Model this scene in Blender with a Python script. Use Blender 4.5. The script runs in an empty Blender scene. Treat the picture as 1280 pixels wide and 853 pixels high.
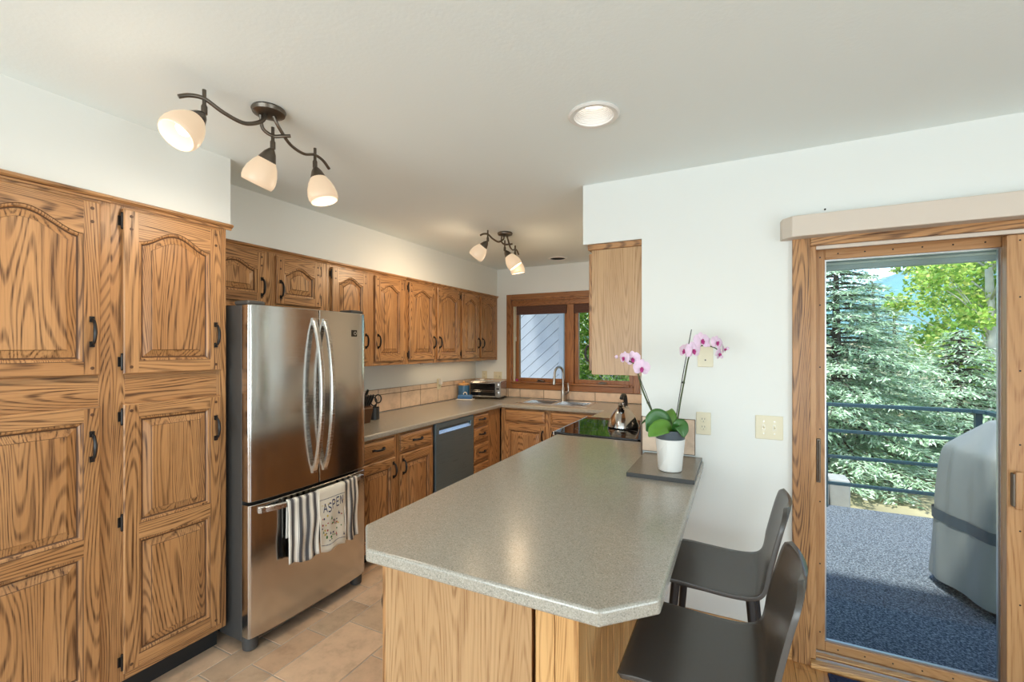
import bpy, bmesh, math, random
from mathutils import Vector, Matrix, noise as mnoise
PI = math.pi
random.seed(7)
SC = bpy.context.scene
COL = SC.collection

# ------------------------------------------------------------------ camera
CAM_H = 1.494
YAW = math.radians(26.742)
cd = bpy.data.cameras.new('camera')
cam = bpy.data.objects.new('camera', cd)
COL.objects.link(cam)
cam.location = (0, 0, CAM_H)
cam.rotation_euler = (PI / 2, 0, YAW)
cd.sensor_width = 36.0
cd.lens = 36.0 * 564.0 / 1280.0
cd.shift_y = 8.4 / 1280.0
cd.clip_start = 0.02
cd.clip_end = 1000
SC.camera = cam

# ------------------------------------------------------------------ world, sun, daylight
w = bpy.data.worlds.new('sky_world')
SC.world = w
w.use_nodes = True
wn = w.node_tree
bg = wn.nodes['Background']
sky = wn.nodes.new('ShaderNodeTexSky')
sky.sky_type = 'NISHITA'
sky.sun_disc = False
sky.sun_elevation = math.radians(58)
sky.sun_rotation = math.radians(200)
wn.links.new(sky.outputs[0], bg.inputs[0])
bg.inputs[1].default_value = 0.62

sd = bpy.data.lights.new('sun', 'SUN')
sd.energy = 8.5
sd.angle = math.radians(3.5)
sd.color = (1.0, 0.95, 0.87)
sun = bpy.data.objects.new('sun', sd)
COL.objects.link(sun)
sun.rotation_euler = Vector((0.12, 0.34, -0.95)).to_track_quat('-Z', 'Y').to_euler()

def area(name, loc, direction, sx, sy, energy, color):
    d = bpy.data.lights.new(name, 'AREA')
    d.shape = 'RECTANGLE'
    d.size, d.size_y = sx, sy
    d.energy = energy
    d.color = color
    o = bpy.data.objects.new(name, d)
    COL.objects.link(o)
    o.location = loc
    o.rotation_euler = Vector(direction).to_track_quat('-Z', 'Z').to_euler()
    return o
DAY = (0.78, 0.92, 1.0)
# daylight standing in the openings of the windows behind and beside the camera
area('daylight_rear_window', (-1.75, -3.26, 1.10), (0, 1, .9), 1.6, 2.1, 105, DAY)
area('daylight_rear_window', (0.10, -3.26, 1.10), (0, 1, .9), 1.6, 2.1, 105, DAY)
area('daylight_side_window', (3.26, -0.6, 1.10), (-1, 0, .9), 2.2, 2.1, 90, DAY)

SC.view_settings.view_transform = 'Standard'
SC.view_settings.look = 'None'
SC.view_settings.exposure = -0.25
SC.view_settings.gamma = 1.0
SC.view_settings.use_curve_mapping = False
SC.cycles.use_denoising = True
SC.cycles.max_bounces = 10
SC.cycles.diffuse_bounces = 6
SC.cycles.glossy_bounces = 5
SC.cycles.transparent_max_bounces = 16
SC.cycles.sample_clamp_indirect = 6.0
SC.cycles.caustics_reflective = False
SC.cycles.caustics_refractive = False

# ------------------------------------------------------------------ material helpers
def lin(r, g=None, b=None):
    if g is None:
        r, g, b = r
    f = lambda c: (c / 255.0 / 12.92) if c / 255.0 <= 0.04045 else ((c / 255.0 + 0.055) / 1.055) ** 2.4
    return (f(r), f(g), f(b), 1.0)

def newmat(name):
    m = bpy.data.materials.new(name)
    m.use_nodes = True
    nt = m.node_tree
    return m, nt, nt.nodes, nt.links, nt.nodes['Principled BSDF']

def setp(b, **k):
    names = dict(color='Base Color', rough='Roughness', metal='Metallic', spec='Specular IOR Level', coat='Coat Weight',
                 coatr='Coat Roughness', emit='Emission Color', emits='Emission Strength', aniso='Anisotropic', sheen='Sheen Weight',
                 trans='Transmission Weight', sss='Subsurface Weight', anrot='Anisotropic Rotation')
    for a, v in k.items():
        b.inputs[names[a]].default_value = v

def plain(name, color, rough=0.5, metal=0.0, bump=0.0, bscale=60.0, var=0.0, vscale=8.0, **k):
    m, nt, N, L, b = newmat(name)
    setp(b, color=color, rough=rough, metal=metal, **k)
    tc = N.new('ShaderNodeTexCoord')
    if var > 0:
        nz = N.new('ShaderNodeTexNoise')
        nz.inputs['Scale'].default_value = vscale
        nz.inputs['Detail'].default_value = 4
        L.new(tc.outputs['Object'], nz.inputs['Vector'])
        mx = N.new('ShaderNodeMix'); mx.data_type = 'RGBA'
        mx.inputs[6].default_value = tuple(c * (1 - var) for c in color[:3]) + (1,)
        mx.inputs[7].default_value = tuple(min(1, c * (1 + var)) for c in color[:3]) + (1,)
        L.new(nz.outputs['Fac'], mx.inputs[0])
        L.new(mx.outputs[2], b.inputs['Base Color'])
    if bump > 0:
        nb = N.new('ShaderNodeTexNoise')
        nb.inputs['Scale'].default_value = bscale
        nb.inputs['Detail'].default_value = 3
        L.new(tc.outputs['Object'], nb.inputs['Vector'])
        bp = N.new('ShaderNodeBump')
        bp.inputs['Strength'].default_value = bump
        bp.inputs['Distance'].default_value = 0.004
        L.new(nb.outputs['Fac'], bp.inputs['Height'])
        L.new(bp.outputs['Normal'], b.inputs['Normal'])
    return m

def math_node(N, L, op, a, b=None):
    n = N.new('ShaderNodeMath'); n.operation = op
    for i, v in enumerate((a, b)):
        if v is None: continue
        if isinstance(v, (int, float)): n.inputs[i].default_value = v
        else: L.new(v, n.inputs[i])
    return n.outputs[0]

def ramp(N, L, src, stops, interp='LINEAR'):
    r = N.new('ShaderNodeValToRGB')
    r.color_ramp.interpolation = interp
    e = r.color_ramp.elements
    e[0].position, e[0].color = stops[0]
    e[1].position, e[1].color = stops[-1]
    for p, c in stops[1:-1]:
        x = e.new(p); x.color = c
    L.new(src, r.inputs[0])
    return r.outputs[0]

def wood(name, light, mid, dark, axis='z', rings=44.0, rough=0.36, line=0.48, fig=1.0, coat=0.15):
    """open-grained timber: stretched noise contours make the cathedral figure, fine noise the pores"""
    m, nt, N, L, b = newmat(name)
    tc = N.new('ShaderNodeTexCoord')
    oi = N.new('ShaderNodeObjectInfo')
    off = N.new('ShaderNodeVectorMath'); off.operation = 'ADD'
    rnd = N.new('ShaderNodeVectorMath'); rnd.operation = 'SCALE'
    cmb = N.new('ShaderNodeCombineXYZ')
    for i in range(3): L.new(oi.outputs['Random'], cmb.inputs[i])
    L.new(cmb.outputs[0], rnd.inputs[0]); rnd.inputs[3].default_value = 37.0
    L.new(tc.outputs['Object'], off.inputs[0]); L.new(rnd.outputs[0], off.inputs[1])
    def mapped(across, along):
        mp = N.new('ShaderNodeMapping')
        s = [across] * 3
        s['xyz'.index(axis)] = along
        mp.inputs['Scale'].default_value = s
        L.new(off.outputs[0], mp.inputs['Vector'])
        return mp.outputs[0]
    n1 = N.new('ShaderNodeTexNoise'); n1.inputs['Scale'].default_value = 1.0
    n1.inputs['Detail'].default_value = 1.6; n1.inputs['Roughness'].default_value = 0.45
    n1.inputs['Distortion'].default_value = 0.25
    L.new(mapped(5.5 * fig, 0.55 * fig), n1.inputs['Vector'])
    s = math_node(N, L, 'SINE', math_node(N, L, 'MULTIPLY', n1.outputs['Fac'], rings * 2 * PI))
    s01 = math_node(N, L, 'MULTIPLY_ADD', s, 0.5); s01.node.inputs[2].default_value = 0.5
    n2 = N.new('ShaderNodeTexNoise'); n2.inputs['Scale'].default_value = 1.0
    n2.inputs['Detail'].default_value = 3.0; n2.inputs['Roughness'].default_value = 0.6
    L.new(mapped(210.0, 6.0), n2.inputs['Vector'])
    n3 = N.new('ShaderNodeTexNoise'); n3.inputs['Scale'].default_value = 1.0
    n3.inputs['Detail'].default_value = 2.0
    L.new(mapped(9.0, 0.9), n3.inputs['Vector'])
    tone = ramp(N, L, n3.outputs['Fac'], [(0.3, mid), (0.7, light)])
    lines = ramp(N, L, s01, [(0.45, (0, 0, 0, 1)), (1.0, (1, 1, 1, 1))])
    pores = ramp(N, L, n2.outputs['Fac'], [(0.46, (0, 0, 0, 1)), (0.68, (1, 1, 1, 1))])
    lp = math_node(N, L, 'MULTIPLY', lines, line)
    pp = math_node(N, L, 'MULTIPLY', pores, math_node(N, L, 'MULTIPLY_ADD', lines, 0.45))
    pp.node.inputs[1].links[0].from_node.inputs[2].default_value = 0.28
    fac = math_node(N, L, 'MINIMUM', math_node(N, L, 'ADD', lp, pp), 1.0)
    mx = N.new('ShaderNodeMix'); mx.data_type = 'RGBA'
    L.new(fac, mx.inputs[0]); L.new(tone, mx.inputs[6]); mx.inputs[7].default_value = dark
    L.new(mx.outputs[2], b.inputs['Base Color'])
    bp = N.new('ShaderNodeBump'); bp.inputs['Strength'].default_value = 0.25; bp.inputs['Distance'].default_value = 0.001
    bp.invert = True
    L.new(fac, bp.inputs['Height']); L.new(bp.outputs['Normal'], b.inputs['Normal'])
    setp(b, rough=rough, coat=coat, coatr=0.25, spec=0.4)
    return m

def island_colors(name, stops, rough=0.6, spec=0.3, transl=0.0):
    """each separate leaf, needle or tile takes its own colour from the ramp"""
    m, nt, N, L, b = newmat(name)
    g = N.new('ShaderNodeNewGeometry')
    c = ramp(N, L, g.outputs['Random Per Island'], stops)
    L.new(c, b.inputs['Base Color'])
    setp(b, rough=rough, spec=spec)
    if transl > 0:
        tr = N.new('ShaderNodeBsdfTranslucent'); L.new(c, tr.inputs[0])
        ms = N.new('ShaderNodeMixShader'); ms.inputs[0].default_value = transl
        L.new(b.outputs[0], ms.inputs[1]); L.new(tr.outputs[0], ms.inputs[2])
        L.new(ms.outputs[0], N['Material Output'].inputs[0])
    return m

M = {}
M['paint'] = plain('warm_white_paint', (0.78, 0.80, 0.775, 1), 0.85, bump=0.05, bscale=90)
M['ceiling'] = plain('ceiling_texture_paint', (0.82, 0.88, 0.875, 1), 0.9, bump=0.13, bscale=75)
OL, OM, OD = (0.53, 0.285, 0.122, 1), (0.415, 0.203, 0.077, 1), (0.085, 0.034, 0.013, 1)
M['oak'] = wood('oak_upright_grain', OL, OM, OD, 'z')
M['oak_h'] = wood('oak_level_grain', OL, OM, OD, 'x')
M['oak_hy'] = wood('oak_level_grain_side', OL, OM, OD, 'y')
M['oak_dark'] = plain('oak_groove_stain', (0.10, 0.042, 0.016, 1), 0.45)
M['oak_pale'] = wood('pale_oak_veneer', (0.52, 0.325, 0.165, 1), (0.46, 0.275, 0.132, 1), (0.27, 0.135, 0.055, 1), 'z', rings=36, line=0.32)
M['oak_gold'] = wood('golden_oak_boards', (0.70, 0.42, 0.18, 1), (0.60, 0.33, 0.125, 1), (0.33, 0.15, 0.05, 1), 'z', rings=34, line=0.4)
M['oak_gold_h'] = wood('golden_oak_level', (0.70, 0.42, 0.18, 1), (0.60, 0.33, 0.125, 1), (0.33, 0.15, 0.05, 1), 'x', rings=34, line=0.4)
M['fir'] = wood('door_fir', (0.52, 0.29, 0.13, 1), (0.45, 0.23, 0.095, 1), (0.30, 0.13, 0.045, 1), 'z', rings=26, line=0.25)
M['fir_h'] = wood('door_fir_level', (0.52, 0.29, 0.13, 1), (0.45, 0.23, 0.095, 1), (0.30, 0.13, 0.045, 1), 'x', rings=26, line=0.25)
M['redwood'] = wood('window_redwood', (0.36, 0.155, 0.052, 1), (0.28, 0.11, 0.036, 1), (0.13, 0.045, 0.015, 1), 'z', rings=34, line=0.35)
M['redwood_h'] = wood('window_redwood_level', (0.36, 0.155, 0.052, 1), (0.28, 0.11, 0.036, 1), (0.13, 0.045, 0.015, 1), 'x', rings=34, line=0.35)
M['shade'] = plain('woven_shade', (0.10, 0.045, 0.03, 1), 0.8, var=0.3, vscale=60)
M['black'] = plain('black_iron', (0.018, 0.016, 0.015, 1), 0.38, metal=0.4)
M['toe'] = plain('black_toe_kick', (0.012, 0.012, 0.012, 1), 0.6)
M['bronze'] = plain('oiled_bronze', (0.15, 0.125, 0.10, 1), 0.33, metal=0.9, var=0.2, vscale=30)
M['chrome'] = plain('polished_steel', (0.62, 0.62, 0.62, 1), 0.12, metal=1.0)
M['nickel'] = plain('brushed_nickel', (0.50, 0.49, 0.47, 1), 0.28, metal=1.0)
M['ivory'] = plain('ivory_plastic', (0.72, 0.67, 0.50, 1), 0.4)
M['white_plastic'] = plain('white_plastic', (0.80, 0.79, 0.76, 1), 0.35)
M['blackgloss'] = plain('black_glass', (0.006, 0.006, 0.007, 1), 0.04, spec=0.6)
M['dark_plastic'] = plain('dark_plastic', (0.03, 0.03, 0.03, 1), 0.4)
M['grey_case'] = plain('grey_appliance_case', (0.075, 0.072, 0.068, 1), 0.5, metal=0.3, bump=0.1, bscale=300)

def steel(name, base, rough, axis='z', metal=1.0, bump=.05):
    m, nt, N, L, b = newmat(name)
    tc = N.new('ShaderNodeTexCoord'); mp = N.new('ShaderNodeMapping')
    s = [700.0] * 3; s['xyz'.index(axis)] = 3.0
    mp.inputs['Scale'].default_value = s
    nz = N.new('ShaderNodeTexNoise'); nz.inputs['Scale'].default_value = 1.0; nz.inputs['Detail'].default_value = 2
    L.new(tc.outputs['Object'], mp.inputs['Vector']); L.new(mp.outputs[0], nz.inputs['Vector'])
    rr = ramp(N, L, nz.outputs['Fac'], [(0.3, (rough * 0.8,) * 3 + (1,)), (0.7, (rough * 1.2,) * 3 + (1,))])
    L.new(rr, b.inputs['Roughness'])
    bp = N.new('ShaderNodeBump'); bp.inputs['Strength'].default_value = bump; bp.inputs['Distance'].default_value = 0.0005
    L.new(nz.outputs['Fac'], bp.inputs['Height']); L.new(bp.outputs['Normal'], b.inputs['Normal'])
    setp(b, color=base, metal=metal)
    return m
M['steel'] = steel('brushed_stainless', (0.60, 0.585, 0.565, 1), 0.16, 'x', bump=.12)
M['steel_h'] = steel('brushed_stainless_level', (0.66, 0.65, 0.63, 1), 0.26, 'x')
M['slate'] = steel('slate_steel', (0.17, 0.25, 0.305, 1), 0.34, 'x', metal=.65)
M['sink'] = steel('sink_steel', (0.62, 0.63, 0.64, 1), 0.22, 'x')

def laminate(name, base, d1, d2, rough):
    m, nt, N, L, b = newmat(name)
    tc = N.new('ShaderNodeTexCoord')
    n1 = N.new('ShaderNodeTexNoise'); n1.inputs['Scale'].default_value = 260; n1.inputs['Detail'].default_value = 4; n1.inputs['Roughness'].default_value = 0.75
    n2 = N.new('ShaderNodeTexNoise'); n2.inputs['Scale'].default_value = 60; n2.inputs['Detail'].default_value = 3
    L.new(tc.outputs['Object'], n1.inputs['Vector']); L.new(tc.outputs['Object'], n2.inputs['Vector'])
    c1 = ramp(N, L, n1.outputs['Fac'], [(0.34, d1), (0.47, base), (0.56, base), (0.68, d2)])
    mx = N.new('ShaderNodeMix'); mx.data_type = 'RGBA'; mx.blend_type = 'MULTIPLY'
    mx.inputs[0].default_value = 0.5
    c2 = ramp(N, L, n2.outputs['Fac'], [(0.3, (0.85, 0.85, 0.85, 1)), (0.7, (1, 1, 1, 1))])
    L.new(c1, mx.inputs[6]); L.new(c2, mx.inputs[7])
    L.new(mx.outputs[2], b.inputs['Base Color'])
    setp(b, rough=rough, spec=0.7)
    return m
M['laminate'] = laminate('speckled_laminate', (0.375, 0.352, 0.300, 1), (0.18, 0.175, 0.155, 1), (0.56, 0.53, 0.47, 1), 0.22)
M['laminate_edge'] = laminate('speckled_laminate_edge', (0.24, 0.245, 0.215, 1), (0.10, 0.105, 0.095, 1), (0.42, 0.42, 0.37, 1), 0.4)
M['slab'] = laminate('slab_laminate', (0.20, 0.18, 0.145, 1), (0.13, 0.12, 0.10, 1), (0.27, 0.25, 0.21, 1), 0.25)

M['slab_edge'] = plain('slab_edge_band', (0.035, 0.034, 0.032, 1), 0.4)
def tile_mat(name, stops, nscale, rough):
    m, nt, N, L, b = newmat(name)
    g = N.new('ShaderNodeNewGeometry'); tc = N.new('ShaderNodeTexCoord')
    c = ramp(N, L, g.outputs['Random Per Island'], stops)
    nz = N.new('ShaderNodeTexNoise'); nz.inputs['Scale'].default_value = nscale; nz.inputs['Detail'].default_value = 6; nz.inputs['Roughness'].default_value = 0.65
    L.new(tc.outputs['Object'], nz.inputs['Vector'])
    c2 = ramp(N, L, nz.outputs['Fac'], [(0.28, (0.62, 0.58, 0.54, 1)), (0.5, (0.95, 0.93, 0.9, 1)), (0.75, (1.12, 1.1, 1.06, 1))])
    mx = N.new('ShaderNodeMix'); mx.data_type = 'RGBA'; mx.blend_type = 'MULTIPLY'; mx.inputs[0].default_value = 0.85
    L.new(c, mx.inputs[6]); L.new(c2, mx.inputs[7]); L.new(mx.outputs[2], b.inputs['Base Color'])
    bp = N.new('ShaderNodeBump'); bp.inputs['Strength'].default_value = 0.15; bp.inputs['Distance'].default_value = 0.003
    L.new(nz.outputs['Fac'], bp.inputs['Height']); L.new(bp.outputs['Normal'], b.inputs['Normal'])
    setp(b, rough=rough)
    return m
M['floor_tile'] = tile_mat('buff_floor_tile', [(0.0, (0.56, 0.38, 0.25, 1)), (0.35, (0.68, 0.49, 0.34, 1)), (0.7, (0.72, 0.52, 0.35, 1)), (1.0, (0.54, 0.40, 0.28, 1))], 9.0, 0.42)
M['grout'] = plain('grey_grout', (0.42, 0.38, 0.33, 1), 0.9, bump=0.2, bscale=200)
M['wall_tile'] = tile_mat('peach_wall_tile', [(0.0, (0.70, 0.53, 0.40, 1)), (0.5, (0.76, 0.60, 0.46, 1)), (1.0, (0.70, 0.55, 0.43, 1))], 7.0, 0.4)
M['wall_grout'] = plain('brown_grout', (0.15, 0.105, 0.075, 1), 0.9)
def pane(name, tint, refl):
    m, nt, N, L, b = newmat(name)
    t = N.new('ShaderNodeBsdfTransparent'); t.inputs[0].default_value = tint
    g = N.new('ShaderNodeBsdfGlossy'); g.inputs['Roughness'].default_value = 0.0
    fr = N.new('ShaderNodeFresnel'); fr.inputs[0].default_value = 1.45
    mx = N.new('ShaderNodeMixShader')
    L.new(math_node(N, L, 'MULTIPLY', fr.outputs[0], refl), mx.inputs[0])
    L.new(t.outputs[0], mx.inputs[1]); L.new(g.outputs[0], mx.inputs[2])
    L.new(mx.outputs[0], N['Material Output'].inputs[0])
    return m
M['pane'] = pane('window_glass', (0.95, 0.98, 0.97, 1), 0.5)
M['stool'] = plain('taupe_moulded_shell', (0.062, 0.055, 0.049, 1), 0.27, spec=0.5, bump=0.03, bscale=400)
M['stool_leg'] = plain('black_stool_leg', (0.012, 0.013, 0.016, 1), 0.35)
M['pot_white'] = plain('white_ceramic', (0.80, 0.79, 0.76, 1), 0.4)
M['pot_grey'] = plain('grey_liner_pot', (0.075, 0.09, 0.105, 1), 0.45)
M['leaf'] = plain('orchid_leaf', (0.10, 0.24, 0.025, 1), 0.32, var=0.35, vscale=9, spec=0.6)
M['leaf_dark'] = plain('orchid_leaf_dark', (0.035, 0.125, 0.022, 1), 0.32, var=0.3, vscale=9, spec=0.6)
M['stem'] = plain('orchid_stem', (0.055, 0.075, 0.025, 1), 0.5)
M['petal'] = plain('orchid_petal', (0.76, 0.58, 0.73, 1), 0.6, var=0.14, vscale=40, sss=0.0)
M['lip'] = plain('orchid_lip', (0.42, 0.03, 0.20, 1), 0.5)
M['soil'] = plain('potting_bark', (0.05, 0.03, 0.02, 1), 0.9, bump=0.8, bscale=120)
M['towel'] = plain('cream_cotton', (0.78, 0.74, 0.64, 1), 0.95, bump=0.3, bscale=500)
M['navy'] = plain('navy_print', (0.03, 0.04, 0.11, 1), 0.9)
M['p_green'] = plain('green_print', (0.06, 0.20, 0.05, 1), 0.9)
M['p_yellow'] = plain('yellow_print', (0.62, 0.46, 0.10, 1), 0.9)
M['p_red'] = plain('rose_print', (0.45, 0.10, 0.10, 1), 0.9)
def striped():
    m, nt, N, L, b = newmat('striped_cotton')
    tc = N.new('ShaderNodeTexCoord'); sx = N.new('ShaderNodeSeparateXYZ')
    L.new(tc.outputs['UV'], sx.inputs[0])
    fr = math_node(N, L, 'FRACT', math_node(N, L, 'MULTIPLY', sx.outputs[0], 1.0))
    wh, gr = (0.80, 0.77, 0.70, 1), (0.085, 0.083, 0.090, 1)
    c = ramp(N, L, fr, [(0.0, wh), (0.22, gr), (0.27, wh), (0.33, gr), (0.74, wh), (0.80, gr), (0.85, wh)], 'CONSTANT')
    L.new(c, b.inputs['Base Color'])
    setp(b, rough=0.95)
    return m
M['stripe'] = striped()
M['canister'] = plain('blue_glaze', (0.045, 0.15, 0.30, 1), 0.3, var=0.5, vscale=14)
M['dish_blue'] = plain('butter_dish_blue', (0.06, 0.18, 0.42, 1), 0.25, var=0.3, vscale=25)
M['mat_blue'] = plain('navy_door_mat', (0.012, 0.02, 0.06, 1), 0.95, bump=1.0, bscale=90)
M['valance'] = plain('valance_beige', (0.66, 0.58, 0.50, 1), 0.7)
M['metal_track'] = plain('aluminium_track', (0.55, 0.56, 0.57, 1), 0.35, metal=1.0)
def glow(name, col, strength, base):
    m, nt, N, L, b = newmat(name)
    setp(b, color=base, rough=0.4, emit=col, emits=strength)
    return m
M['lamp_glass'] = glow('frosted_lamp_glass', (1.0, 0.74, 0.48, 1), 0.72, (0.30, 0.23, 0.17, 1))
M['bulb'] = glow('lit_bulb', (1.0, 0.82, 0.6, 1), 4.0, (1, 1, 1, 1))
M['can_lens'] = glow('lit_downlight_lens', (1.0, 0.93, 0.84, 1), 2.6, (1, 1, 1, 1))
M['can_dark'] = plain('unlit_downlight', (0.02, 0.018, 0.016, 1), 0.6)
# outdoors
def carpet():
    m, nt, N, L, b = newmat('deck_carpet')
    tc = N.new('ShaderNodeTexCoord'); nz = N.new('ShaderNodeTexNoise')
    nz.inputs['Scale'].default_value = 95; nz.inputs['Detail'].default_value = 3; nz.inputs['Roughness'].default_value = 0.7
    L.new(tc.outputs['Object'], nz.inputs['Vector'])
    L.new(ramp(N, L, nz.outputs['Fac'], [(0.36, (0.016, 0.024, 0.036, 1)), (0.5, (0.085, 0.105, 0.13, 1)), (0.66, (0.26, 0.29, 0.32, 1))]), b.inputs['Base Color'])
    setp(b, rough=0.95)
    return m
M['deck'] = carpet()
M['rail'] = plain('dark_rail_paint', (0.02, 0.055, 0.075, 1), 0.4)
M['cover'] = plain('grill_cover_cloth', (0.19, 0.205, 0.20, 1), 0.40, bump=0.6, bscale=9)
M['cover_band'] = plain('grill_cover_band', (0.055, 0.075, 0.09, 1), 0.5)
M['siding'] = plain('pale_siding', (0.29, 0.315, 0.365, 1), 0.8, var=0.12, vscale=5)
M['ground'] = plain('dry_ground', (0.30, 0.27, 0.16, 1), 0.95, var=0.5, vscale=3)
M['stone'] = plain('grey_landscape_block', (0.30, 0.31, 0.30, 1), 0.9, bump=0.6, bscale=20, var=0.2)
M['fascia'] = plain('eave_paint', (0.38, 0.47, 0.47, 1), 0.6)
M['fascia_light'] = plain('eave_drip_edge', (0.62, 0.72, 0.66, 1), 0.5)
M['bark'] = plain('spruce_bark', (0.06, 0.045, 0.035, 1), 0.95, bump=0.8, bscale=30)
M['bark_pale'] = plain('aspen_bark', (0.50, 0.50, 0.45, 1), 0.8, var=0.4, vscale=6)
M['needles'] = island_colors('spruce_needles', [(0.0, (0.16, 0.28, 0.14, 1)), (0.35, (0.38, 0.55, 0.36, 1)), (0.7, (0.56, 0.72, 0.54, 1)), (1.0, (0.74, 0.82, 0.70, 1))], 0.6, 0.3, 0.3)
M['aspen'] = island_colors('aspen_leaves', [(0.0, (0.14, 0.28, 0.05, 1)), (0.4, (0.32, 0.54, 0.09, 1)), (0.75, (0.52, 0.68, 0.14, 1)), (1.0, (0.75, 0.74, 0.25, 1))], 0.5, 0.3, 0.35)
M['mountain'] = plain('far_forested_slope', (0.10, 0.22, 0.24, 1), 0.95, var=0.3, vscale=0.05)
M['roofing'] = plain('roof_underside', (0.45, 0.44, 0.42, 1), 0.9)
M['planks'] = wood('oak_floor_planks', (0.62, 0.33, 0.12, 1), (0.52, 0.26, 0.09, 1), (0.28, 0.12, 0.04, 1), 'y', rings=34, line=0.4, rough=0.3)

# ------------------------------------------------------------------ geometry helpers
class MB:
    """collects vertices and faces, then links them as ONE mesh object"""
    def __init__(s):
        s.v, s.f, s.mi, s.uv = [], [], [], {}
        s.T = None
    def add(s, vs, fs, mi=0):
        n = len(s.v)
        if s.T is not None: vs = [tuple(s.T @ Vector(p)) for p in vs]
        s.v += [tuple(p) for p in vs]
        for f in fs:
            s.f.append(tuple(i + n for i in f)); s.mi.append(mi)
        return n
    def box(s, x0, x1, y0, y1, z0, z1, mi=0):
        if x0 > x1: x0, x1 = x1, x0
        if y0 > y1: y0, y1 = y1, y0
        if z0 > z1: z0, z1 = z1, z0
        s.add([(x0, y0, z0), (x1, y0, z0), (x1, y1, z0), (x0, y1, z0), (x0, y0, z1), (x1, y0, z1), (x1, y1, z1), (x0, y1, z1)],
              [(0, 3, 2, 1), (4, 5, 6, 7), (0, 1, 5, 4), (1, 2, 6, 5), (2, 3, 7, 6), (3, 0, 4, 7)], mi)
        return s
    def quad(s, a, b, c, d, mi=0):
        s.add([a, b, c, d], [(0, 1, 2, 3)], mi)
    def tube(s, pts, rad, seg=10, mi=0, flat=1.0, cap=True):
        pts = [Vector(p) for p in pts]
        n = len(pts)
        if not hasattr(rad, '__len__'): rad = [rad] * n
        t0 = (pts[1] - pts[0]).normalized()
        ref = Vector((0, 0, 1)) if abs(t0.z) < 0.9 else Vector((1, 0, 0))
        nx = t0.cross(ref).normalized()
        vs = []
        for i, p in enumerate(pts):
            t = (pts[min(i + 1, n - 1)] - pts[max(i - 1, 0)]).normalized()
            nx = (nx - t * nx.dot(t)).normalized()
            ny = t.cross(nx)
            for k in range(seg):
                a = 2 * PI * k / seg
                vs.append(p + nx * math.cos(a) * rad[i] + ny * math.sin(a) * rad[i] * flat)
        fs = []
        for i in range(n - 1):
            for k in range(seg):
                a, b = i * seg + k, i * seg + (k + 1) % seg
                fs.append((a, b, b + seg, a + seg))
        if cap:
            fs.append(tuple(range(seg - 1, -1, -1)))
            fs.append(tuple((n - 1) * seg + k for k in range(seg)))
        s.add(vs, fs, mi)
        return s
    def lathe(s, prof, c=(0, 0, 0), axis=(0, 0, 1), seg=32, mi=0, cap0=True, cap1=True):
        ax = Vector(axis).normalized()
        ref = Vector((0, 0, 1)) if abs(ax.z) < 0.9 else Vector((1, 0, 0))
        u = ax.cross(ref).normalized(); v = ax.cross(u); c = Vector(c)
        vs = []
        for r, h in prof:
            for k in range(seg):
                a = 2 * PI * k / seg
                vs.append(c + ax * h + (u * math.cos(a) + v * math.sin(a)) * r)
        fs = []
        for i in range(len(prof) - 1):
            for k in range(seg):
                a, b = i * seg + k, i * seg + (k + 1) % seg
                fs.append((a, b, b + seg, a + seg))
        if cap0: fs.append(tuple(range(seg - 1, -1, -1)))
        if cap1: fs.append(tuple((len(prof) - 1) * seg + k for k in range(seg)))
        s.add(vs, fs, mi)
        return s
    def prism(s, poly, z0, z1, mi=0):
        n = len(poly)
        vs = [(x, y, z0) for x, y in poly] + [(x, y, z1) for x, y in poly]
        fs = [tuple(range(n - 1, -1, -1)), tuple(range(n, 2 * n))] + [(i, (i + 1) % n, (i + 1) % n + n, i + n) for i in range(n)]
        s.add(vs, fs, mi)
        return s
    def grid_slab(s, xs, ys, keep, z0, z1, mi=0):
        vi = {}
        vs, fs = [], []
        def g(i, j, t):
            k = (i, j, t)
            if k not in vi:
                vi[k] = len(vs); vs.append((xs[i], ys[j], z1 if t else z0))
            return vi[k]
        nx, ny = len(xs) - 1, len(ys) - 1
        K = lambda i, j: 0 <= i < nx and 0 <= j < ny and keep((xs[i] + xs[i + 1]) / 2, (ys[j] + ys[j + 1]) / 2)
        for i in range(nx):
            for j in range(ny):
                if not K(i, j): continue
                fs.append((g(i, j, 1), g(i + 1, j, 1), g(i + 1, j + 1, 1), g(i, j + 1, 1)))
                fs.append((g(i, j, 0), g(i, j + 1, 0), g(i + 1, j + 1, 0), g(i + 1, j, 0)))
                for di, dj, a, b in ((-1, 0, (i, j + 1), (i, j)), (1, 0, (i + 1, j), (i + 1, j + 1)), (0, -1, (i, j), (i + 1, j)), (0, 1, (i + 1, j + 1), (i, j + 1))):
                    if not K(i + di, j + dj):
                        fs.append((g(*a, 0), g(*b, 0), g(*b, 1), g(*a, 1)))
        s.add(vs, fs, mi)
        return s
    def build(s, name, mats, parent=None, bevel=0.0, smooth=False, seg=2, autosmooth=None):
        me = bpy.data.meshes.new(name)
        me.from_pydata(s.v, [], s.f)
        for m in (mats if isinstance(mats, (list, tuple)) else [mats]):
            me.materials.append(M[m] if isinstance(m, str) else m)
        me.polygons.foreach_set('material_index', s.mi)
        if smooth: me.polygons.foreach_set('use_smooth', [True] * len(s.f))
        me.update()
        if smooth and autosmooth:
            me.set_sharp_from_angle(angle=math.radians(autosmooth))
        o = bpy.data.objects.new(name, me)
        COL.objects.link(o)
        if parent is not None: o.parent = parent
        if bevel > 0:
            b = o.modifiers.new('bevel', 'BEVEL')
            b.width = bevel; b.segments = seg; b.limit_method = 'ANGLE'; b.angle_limit = math.radians(40)
        return o

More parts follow.
